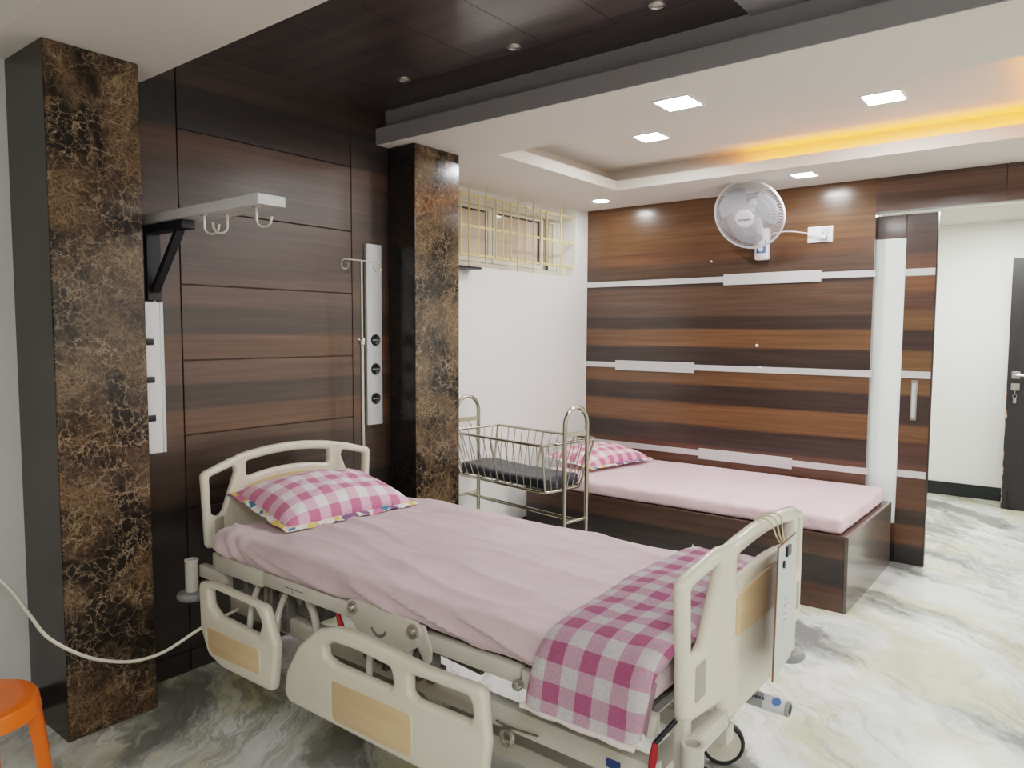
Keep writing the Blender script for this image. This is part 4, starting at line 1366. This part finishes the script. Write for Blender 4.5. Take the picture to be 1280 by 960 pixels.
# ------------------------------------------------------------------ folding wall shelf with hooks
sh = thing('wall_shelf', 'grey plank shelf on a black folding bracket with three hooks beside the left column', 'shelf', (HX, 1.46, 1.60))
part('shelf_plank', boxes([(-3.0085, -2.175, 1.405, 1.512, 1.898, 1.934)], 0.002, 1), 'aluminium', sh)
part('bracket_arm', boxes([(-2.996, -2.70, 1.42, 1.475, 1.865, 1.897)], 0.002, 1), 'black_metal', sh)
part('bracket_post', boxes([(HX + 0.0125, HX + 0.03, 1.42, 1.478, 1.60, 1.865)], 0.002, 1), 'black_metal', sh)
bm = nb()
m = Matrix.Translation(Vector((-2.87, 1.4475, 1.752))) @ Matrix.Rotation(-atan2(0.235, 0.215), 4, 'Y')
box(bm, -0.155, 0.155, -0.016, 0.016, -0.012, 0.012, 0.002, 1)
bm.transform(m)
part('brace', bm, 'black_metal', sh)
for x, s, y in ((-2.555, 1, 1.43), (-2.47, -1, 1.47), (-2.24, 1, 1.44)):
    bm = nb()
    pts = [(x, y, 1.8975), (x, y, 1.865)] + [(x + 0.0, y + s * (0.024 - 0.024 * cos(a)), 1.855 - 0.024 * sin(a)) for a in [pi * k / 9 for k in range(10)]] + [(x, y + s * 0.050, 1.868)]
    ph = radians(35) * (1 if s > 0 else 1)
    ro = Matrix.Translation((x, y, 0)) @ Matrix.Rotation(radians(-40), 4, 'Z') @ Matrix.Translation((-x, -y, 0))
    tube(bm, [ro @ Vector(p) for p in pts], 0.005, 8)
    box(bm, x - 0.013, x + 0.013, y - 0.008, y + 0.008, 1.8955, 1.8979)
    part('hook', bm, 'satin_steel', sh)

# ------------------------------------------------------------------ hospital bed power cable
bm = nb()
pts = smooth_path([(-3.148, 0.45, 1.12), (-3.09, 0.68, 0.83), (-3.0, 0.878, 0.593), (-2.885, 0.922, 0.49), (-2.785, 0.950, 0.415), (-2.745, 1.05, 0.325), (-2.72, 1.155, 0.275), (-2.69, 1.23, 0.268),
                   (-2.66, 1.303, 0.286), (-2.62, 1.414, 0.344), (-2.55, 1.52, 0.40), (-2.46, 1.56, 0.46)], 8)
tube(bm, pts, 0.0062, 8)
solo('power_cable', bm, 'cable_white', 'white power cable sagging past the left column to the bed', 'cable', 60)

# ------------------------------------------------------------------ orange plastic stool
st = thing('plastic_stool', 'glossy orange plastic stool cut off at the left edge beside the column', 'stool', (-2.372, 0.622, 0.0), radians(20))
bm = nb()
R = 0.150
lathe(bm, [(0.0, 0.446), (0.03, 0.447), (0.10, 0.450), (R - 0.012, 0.452), (R - 0.004, 0.449), (R, 0.440), (R + 0.003, 0.42), (R + 0.006, 0.405), (R + 0.002, 0.405), (R - 0.004, 0.42), (R - 0.008, 0.438), (0.0, 0.438)], 48, cap=False)
part('seat', bm, 'orange', st, local=True)
for k in range(4):
    a = k * pi / 2 + pi / 4
    bm = nb()
    def leg_ring(h, r, w, dpt):
        d = Vector((cos(a), sin(a), 0)); s = Vector((-sin(a), cos(a), 0))
        c = d * r + Vector((0, 0, h))
        return [bm.verts.new(c + s * q[0] * w + d * q[1] * dpt) for q in ((-1, -1), (-0.9, 0.3), (-0.5, 1.0), (0.5, 1.0), (0.9, 0.3), (1, -1), (0.7, -1.0), (0.4, 0.3), (-0.4, 0.3), (-0.7, -1.0))]
    rings = [leg_ring(*q) for q in ((0.436, R - 0.020, 0.052, 0.016), (0.38, R - 0.010, 0.036, 0.016), (0.30, R, 0.030, 0.015), (0.10, R + 0.022, 0.026, 0.014), (0.0, R + 0.034, 0.026, 0.014))]
    for p, q in zip(rings, rings[1:]):
        m = len(p)
        for i in range(m):
            bm.faces.new((p[i], p[(i + 1) % m], q[(i + 1) % m], q[i]))
    bm.faces.new(rings[0]); bm.faces.new(rings[-1][::-1])
    part('leg', bm, 'orange', st, 50, local=True)

# ------------------------------------------------------------------ crib with wire basket
cr_ang = radians(-8)
cw, cl = 0.186, 0.93
P1 = Vector((-2.229, 3.30, 0))
axis = Vector((-cos(radians(8)), sin(radians(8)), 0))
cross = Vector((sin(radians(8)), cos(radians(8)), 0))
cc = P1 + axis * cl / 2 + cross * cw / 2
crib = thing('baby_crib', 'stainless steel baby crib with a wire basket hung between two arched ends', 'crib', cc, cr_ang)
hw, hl = cw / 2, cl / 2
for s in (1, -1):
    pts = [(s * hl, -hw, 0.003), (s * hl, -hw, 0.97)] + [(s * hl, -hw * cos(a), 0.97 + 0.095 * sin(a)) for a in [pi * k / 12 for k in range(1, 12)]] + [(s * hl, hw, 0.97), (s * hl, hw, 0.003)]
    bm = nb(); tube(bm, pts, 0.0125, 12)
    part('arched_end', bm, 'crib_steel', crib, local=True)
    bm = nb(); box(bm, s * hl - 0.006, s * hl + 0.006, -hw + 0.01, hw - 0.01, 0.905, 0.93)
    part('end_plate', bm, 'crib_steel', crib, local=True)
    for z in (0.43, 0.10):
        bm = nb(); cyl(bm, (s * hl, -hw + 0.01, z), (s * hl, hw - 0.01, z), 0.009, 10)
        part('end_crossbar', bm, 'crib_steel', crib, local=True)
    bm = nb()
    for dy in (-0.018, 0.018):
        tube(bm, smooth_path([(s * hl, dy * 0.4, 0.905), (s * (hl - 0.008), dy, 0.885), (s * (hl - 0.02), dy, 0.868)], 4), 0.003, 6)
    part('basket_hanger', bm, 'crib_steel', crib, local=True)
bm = nb()
cyl(bm, (-hl, 0, 0.43), (hl, 0, 0.43), 0.011, 12)
part('stretcher', bm, 'crib_steel', crib, local=True)
tx, ty, tz = hl - 0.045, 0.225, 0.865
bx_, by_, bz = hl - 0.085, 0.155, 0.592
def rr(x, y, z, r):
    return [(p.x, p.y, z) for p in fillet([(x, y, r), (-x, y, r), (-x, -y, r), (x, -y, r)], r)]
bm = nb(); tube(bm, rr(tx, ty, tz, 0.02), 0.0085, 10, True)
part('basket_rim', bm, 'crib_steel', crib, local=True)
bm = nb(); tube(bm, rr(bx_, by_, bz, 0.05), 0.0085, 10, True)
for k in range(6):
    x = -bx_ + 0.05 + k * (2 * bx_ - 0.1) / 5
    cyl(bm, (x, -by_, bz), (x, by_, bz), 0.004, 6)
part('basket_base', bm, 'crib_steel', crib, local=True)
for sx in (-1, 1):
    for sy in (-1, 1):
        bm = nb(); cyl(bm, (sx * (tx - 0.005), sy * (ty - 0.005), tz), (sx * (bx_ - 0.01), sy * (by_ - 0.01), bz), 0.0075, 10)
        part('corner_rod', bm, 'crib_steel', crib, local=True)
for sy in (-1, 1):
    for k in range(13):
        u = -1 + 2 * (k + 0.5) / 13
        bm = nb(); cyl(bm, (u * (tx - 0.01), sy * ty, tz), (u * (bx_ - 0.03) , sy * by_, bz), 0.0028 if k != 6 else 0.006, 6)
        part('wire', bm, 'crib_steel', crib, local=True)
for sx in (-1, 1):
    for k in range(6):
        u = -1 + 2 * (k + 0.5) / 6
        bm = nb(); cyl(bm, (sx * tx, u * (ty - 0.01), tz), (sx * bx_, u * (by_ - 0.03), bz), 0.0028, 6)
        part('wire', bm, 'crib_steel', crib, local=True)
bm = soft_box(-bx_ + 0.012, bx_ - 0.012, -by_ + 0.012, by_ - 0.012, bz + 0.010, bz + 0.068, 0.022, 40, 16, 6,
              lambda p, n: Vector((0, 0, 0.004 * fbm((p.x * 5, p.y * 5, 0.2)) + (0.012 * (p.x / bx_) ** 2 if n.z > 0.2 else 0))))
bm.transform(crib.matrix_basis)
solo('crib_mattress', bm, 'crib_foam', 'dark grey rexine pad lying in the crib basket', 'crib mattress', 60)

# ------------------------------------------------------------------ box bed along the striped wall
bb = thing('box_bed', 'walnut laminate box bed along the striped wall', 'bed', (-2.0, 4.59, 0.0))
X0, X1, F, B, ZT = -3.06, -0.945, 4.056, 5.115, 0.412
part('front_panel', boxes([(X0, X1 - 0.019, F, F + 0.018, 0.0, ZT)], 0.001, 1), 'box_wood', bb)
part('end_panel', boxes([(X1 - 0.018, X1, F, B, 0.0, ZT)], 0.001, 1), 'box_end', bb)
part('end_panel', boxes([(X0, X0 + 0.018, F + 0.019, B, 0.0, ZT)], 0.001, 1), 'box_end', bb)
part('top_board', boxes([(X0 + 0.0185, X1 - 0.0185, F + 0.0185, B, ZT - 0.02, ZT - 0.001)]), 'box_wood', bb)
def mat2_fn(p, n):
    d = Vector((0, 0, 0))
    if n.z > 0.3 or n.length < 0.1:
        d.z += 0.004 * fbm((p.x * 2, p.y * 2, 3.0)) + 0.003 * (ridged((p.x * 1.8, p.y * 6, 0.5)) ** 4 - 0.3)
    if n.y < -0.3:
        d.y -= 0.008 * fbm((p.x * 3, p.z * 6, 3.0)) + 0.006 * (ridged((p.x * 7 + p.z * 6, p.z * 4, 8.0)) ** 3 - 0.4)
    if n.x > 0.3:
        d.x += 0.010 * fbm((p.y * 4, p.z * 7, 7.0))
    return d
bm = soft_box(X0 + 0.03, X1 - 0.035, F + 0.010, B - 0.02, ZT + 0.001, ZT + 0.092, 0.030, 110, 60, 10, mat2_fn)
solo('mattress', bm, 'sheet_pale', 'mattress under a pale pink sheet on the walnut box bed', 'mattress', 60)
pillow('pillow', 'light rose gingham pillow on the box bed behind the crib', 0.44, 0.64, 0.125, (-2.835, 4.66, 0.556),
       Matrix.Rotation(radians(-10), 4, 'Z') @ Matrix.Rotation(radians(4), 4, 'Y'), 'gingham_far', 0.050, 5.1)

# ------------------------------------------------------------------ wall fan, switch plate, little screws
fan = thing('wall_fan', 'white oscillating wall fan mounted high on the striped wall', 'fan', (-1.815, BY, 2.0))
ax = Vector((-0.03, -0.885, -0.465)).normalized()
fc = Vector((-1.818, 4.84, 2.262))
fm = frame_to(fc, ax)
bm = nb()
box(bm, -1.862, -1.768, BY - 0.055, BY - 0.0005, 1.985, 2.20, 0.012, 3)
box(bm, -1.84, -1.79, BY - 0.075, BY - 0.05, 2.08, 2.19, 0.008, 2)
base = part('base', bm, 'white_plastic', fan)
part('speed_panel', boxes([(-1.848, -1.782, BY - 0.0575, BY - 0.0552, 2.03, 2.125)], 0.001, 1), 'blue_print', base)
bm = nb(); lathe(bm, [(0.016, 0), (0.015, 0.012), (0.0, 0.013)], 18, frame_to((-1.815, BY - 0.0576, 2.055), (0, -1, 0)))
part('speed_knob', bm, 'white_plastic', base)
bm = nb()
tube(bm, smooth_path([(-1.815, BY - 0.05, 2.16), (-1.815, BY - 0.10, 2.20), (-1.816, BY - 0.135, 2.24), tuple(fc - ax * 0.12)], 5), 0.024, 14)
part('neck', bm, 'white_plastic', fan)
bm = nb(); lathe(bm, [(0.0, -0.19), (0.03, -0.188), (0.055, -0.17), (0.064, -0.14), (0.064, -0.085), (0.052, -0.07), (0.0, -0.07)], 28, fm, cap=False)
part('motor_housing', bm, 'white_plastic', fan)
RG = 0.232
def ring_pts(r, h, n=64):
    return [fm @ Vector((r * cos(2 * pi * k / n), r * sin(2 * pi * k / n), h)) for k in range(n)]
bm = nb(); tube(bm, ring_pts(RG, -0.002), 0.0075, 10, True)
tube(bm, ring_pts(RG, 0.006), 0.006, 8, True)
part('guard_rim', bm, 'fan_plastic', fan)
def dome(r, front):
    k = r / RG
    return (0.078 * (1 - k ** 3.2)) if front else (-0.085 * (1 - k ** 3.5))
for front in (True, False):
    bm = nb()
    n = 120 if front else 60
    for k in range(n):
        a = 2 * pi * k / n
        pts = []
        for i in range(9):
            r = 0.055 + (RG - 0.055) * i / 8
            aa = a + (0.35 * (1 - r / RG) if front else 0)
            pts.append(fm @ Vector((r * cos(aa), r * sin(aa), dome(r, front))))
        tube(bm, pts, 0.0013, 4, cap=False)
    for r in ((0.12, 0.165, 0.2) if front else (0.10, 0.17)):
        tube(bm, ring_pts(r, dome(r, front) - 0.002), 0.0013, 5, True)
    part('front_guard' if front else 'rear_guard', bm, 'wire_grey', fan)
bm = nb(); lathe(bm, [(0.0, 0.092), (0.045, 0.090), (0.060, 0.084), (0.064, 0.076), (0.0, 0.074)], 36, fm, cap=False)
badge = part('guard_badge', bm, 'fan_plastic', fan)
tm = text_bm('Crompton', 0.021, 0.0006)
# text frame: reading direction level, facing along the fan axis
ez = ax; ex = Vector((0, 0, 1)).cross(ez).normalized(); ey = ez.cross(ex)
rot = Matrix((ex, ey, ez)).transposed().to_4x4()
tm.transform(Matrix.Translation(fc + ax * 0.0925) @ rot)
part('badge_lettering', tm, 'ink', badge, 0)
for k in range(3):
    bm = nb()
    n, m_ = 12, 8
    rows = []
    for i in range(n + 1):
        u = i / n
        r = 0.035 + 0.165 * u
        half = 0.30 + 0.48 * sin(pi * min(1, u * 0.95) * 0.62)
        if u > 0.8: half *= sqrt(max(0.02, 1 - ((u - 0.8) / 0.2) ** 2 * 0.75))
        row = []
        for j in range(m_ + 1):
            v = -1 + 2 * j / m_
            a = 2 * pi * k / 3 + v * half + 0.25 * u
            row.append(bm.verts.new(fm @ Vector((r * cos(a), r * sin(a), 0.018 * v + 0.006))))
        rows.append(row)
    for i in range(n):
        for j in range(m_):
            bm.faces.new((rows[i][j], rows[i + 1][j], rows[i + 1][j + 1], rows[i][j + 1]))
    bmesh.ops.solidify(bm, geom=bm.faces[:], thickness=0.002)
    part('blade', bm, 'fan_blade', fan, 60)
bm = nb(); lathe(bm, [(0.0, 0.034), (0.02, 0.033), (0.038, 0.022), (0.042, -0.02), (0.0, -0.02)], 28, fm, cap=False)
part('blade_hub', bm, 'white_plastic', fan)
bm = nb()
tube(bm, smooth_path([(-1.775, BY - 0.03, 2.15), (-1.73, BY - 0.02, 2.165), (-1.64, BY - 0.025, 2.168), (-1.54, BY - 0.03, 2.150), (-1.46, BY - 0.036, 2.128), (-1.415, BY - 0.034, 2.115)], 6), 0.0032, 8)
cord = part('power_cord', bm, 'white_plastic', fan)
bm = boxes([(-1.424, -1.394, BY - 0.045, BY - 0.0125, 2.098, 2.124)], 0.004, 2)
part('plug', bm, 'white_plastic', cord)

sp = thing('switch_plate', 'white electrical switch plate with the fan plug in its socket', 'switch plate', (-1.44, BY, 2.085))
body = part('plate', boxes([(-1.520, -1.360, BY - 0.011, BY - 0.0005, 2.082, 2.186)], 0.003, 2), 'white_plastic', sp)
part('socket_face', boxes([(-1.436, -1.372, BY - 0.0122, BY - 0.0111, 2.092, 2.176)], 0.0008, 1), 'fan_plastic', sp)
bm = nb()
for dx, dz in ((0, 0.026), (-0.012, 0.004), (0.012, 0.004)):
    lathe(bm, [(0.0, 0.0006), (0.0032, 0.0006), (0.0032, 0)], 10, frame_to((-1.406 + dx, BY - 0.0123, 2.136 + dz), (0, -1, 0)), cap=False)
part('socket_holes', bm, 'ink', sp)

def peg(x, z, label, r=0.008):
    bm = nb()
    lathe(bm, [(r * 0.55, 0.0), (r * 0.55, 0.010), (r, 0.011), (r, 0.015), (r * 0.6, 0.018), (0.0, 0.018)], 16, frame_to((x, BY - 0.0125 + 0.012, z), (0, -1, 0)))
    solo('wall_peg', bm, 'white_plastic', label, 'wall peg', 40, 'white pegs on the striped wall')
peg(-1.839, 1.392, 'tiny white peg on the striped wall, above the middle metal strip', 0.0105)
bm = nb()
lathe(bm, [(0.0055, 0.0), (0.0055, 0.010), (0.010, 0.011), (0.010, 0.015), (0.006, 0.018), (0.0, 0.018)], 16, frame_to((-1.813, BY - 0.0065, 1.252 - 0.012), (0, -1, 0)))
solo('wall_peg', bm, 'white_plastic', 'tiny white peg at the middle metal strip of the striped wall', 'wall peg', 40, 'white pegs on the striped wall')
peg(-2.191, 1.997, 'tiny pale peg on the striped wall, left of the fan', 0.007)

# ------------------------------------------------------------------ corridor lamps, and unseen room lamps added as fill
def area(name, loc, size, power, col=(1, 1, 1), rot=(0, 0, 0), sy=None):
    l = bpy.data.lights.new(name, 'AREA')
    l.energy = power
    l.size = size
    if sy:
        l.shape = 'RECTANGLE'; l.size_y = sy
    l.color = col
    o = bpy.data.objects.new(name, l)
    o.location = loc
    o.rotation_euler = rot
    C.objects.link(o)
    return o
area('corridor_lamp', (-0.6, 6.6, 2.44), 0.5, 17, (1.0, 1.0, 0.97))
area('corridor_lamp_far', (1.4, 6.4, 2.44), 0.4, 14, (1.0, 1.0, 0.97))
area('room_fill_right', (1.3, 3.6, 2.44), 0.4, 14, (0.98, 0.99, 1.0))  # added fill for the room, no visible fitting
area('room_fill_near', (0.9, -0.6, 2.74), 1.0, 24, (0.98, 0.99, 1.0))  # unseen lamp added behind the camera to lift the near side

# world: dim neutral interior ambient
wd = bpy.data.worlds.new('World')
SC.world = wd
wd.use_nodes = True
wd.node_tree.nodes['Background'].inputs[0].default_value = (1, 1, 1, 1)
wd.node_tree.nodes['Background'].inputs[1].default_value = 0.05

# ------------------------------------------------------------------ camera
cam = bpy.data.cameras.new('camera')
co = bpy.data.objects.new('camera', cam)
C.objects.link(co)
yaw, pitch, roll, f = 0.6669471018534557, 0.07101414877087642, 0.004723106915591369, 916.3486
fw = Vector((-sin(yaw) * cos(pitch), cos(yaw) * cos(pitch), -sin(pitch)))
r_ = Vector((cos(yaw), sin(yaw), 0))
u_ = r_.cross(fw)
r2 = r_ * cos(roll) + u_ * sin(roll)
u2 = -r_ * sin(roll) + u_ * cos(roll)
mt = Matrix((r2, u2, -fw)).transposed().to_4x4()
mt.translation = (0, 0, 1.48)
co.matrix_world = mt
cam.sensor_fit = 'HORIZONTAL'
cam.sensor_width = 36
cam.lens = f / 1280 * 36
cam.clip_start = 0.02
SC.camera = co

SC.view_settings.view_transform = 'Filmic'
SC.view_settings.look = 'Medium High Contrast'
SC.view_settings.exposure = 1.55
SC.cycles.max_bounces = 10
SC.cycles.diffuse_bounces = 6
SC.cycles.sample_clamp_indirect = 6
SC.cycles.use_denoising = True
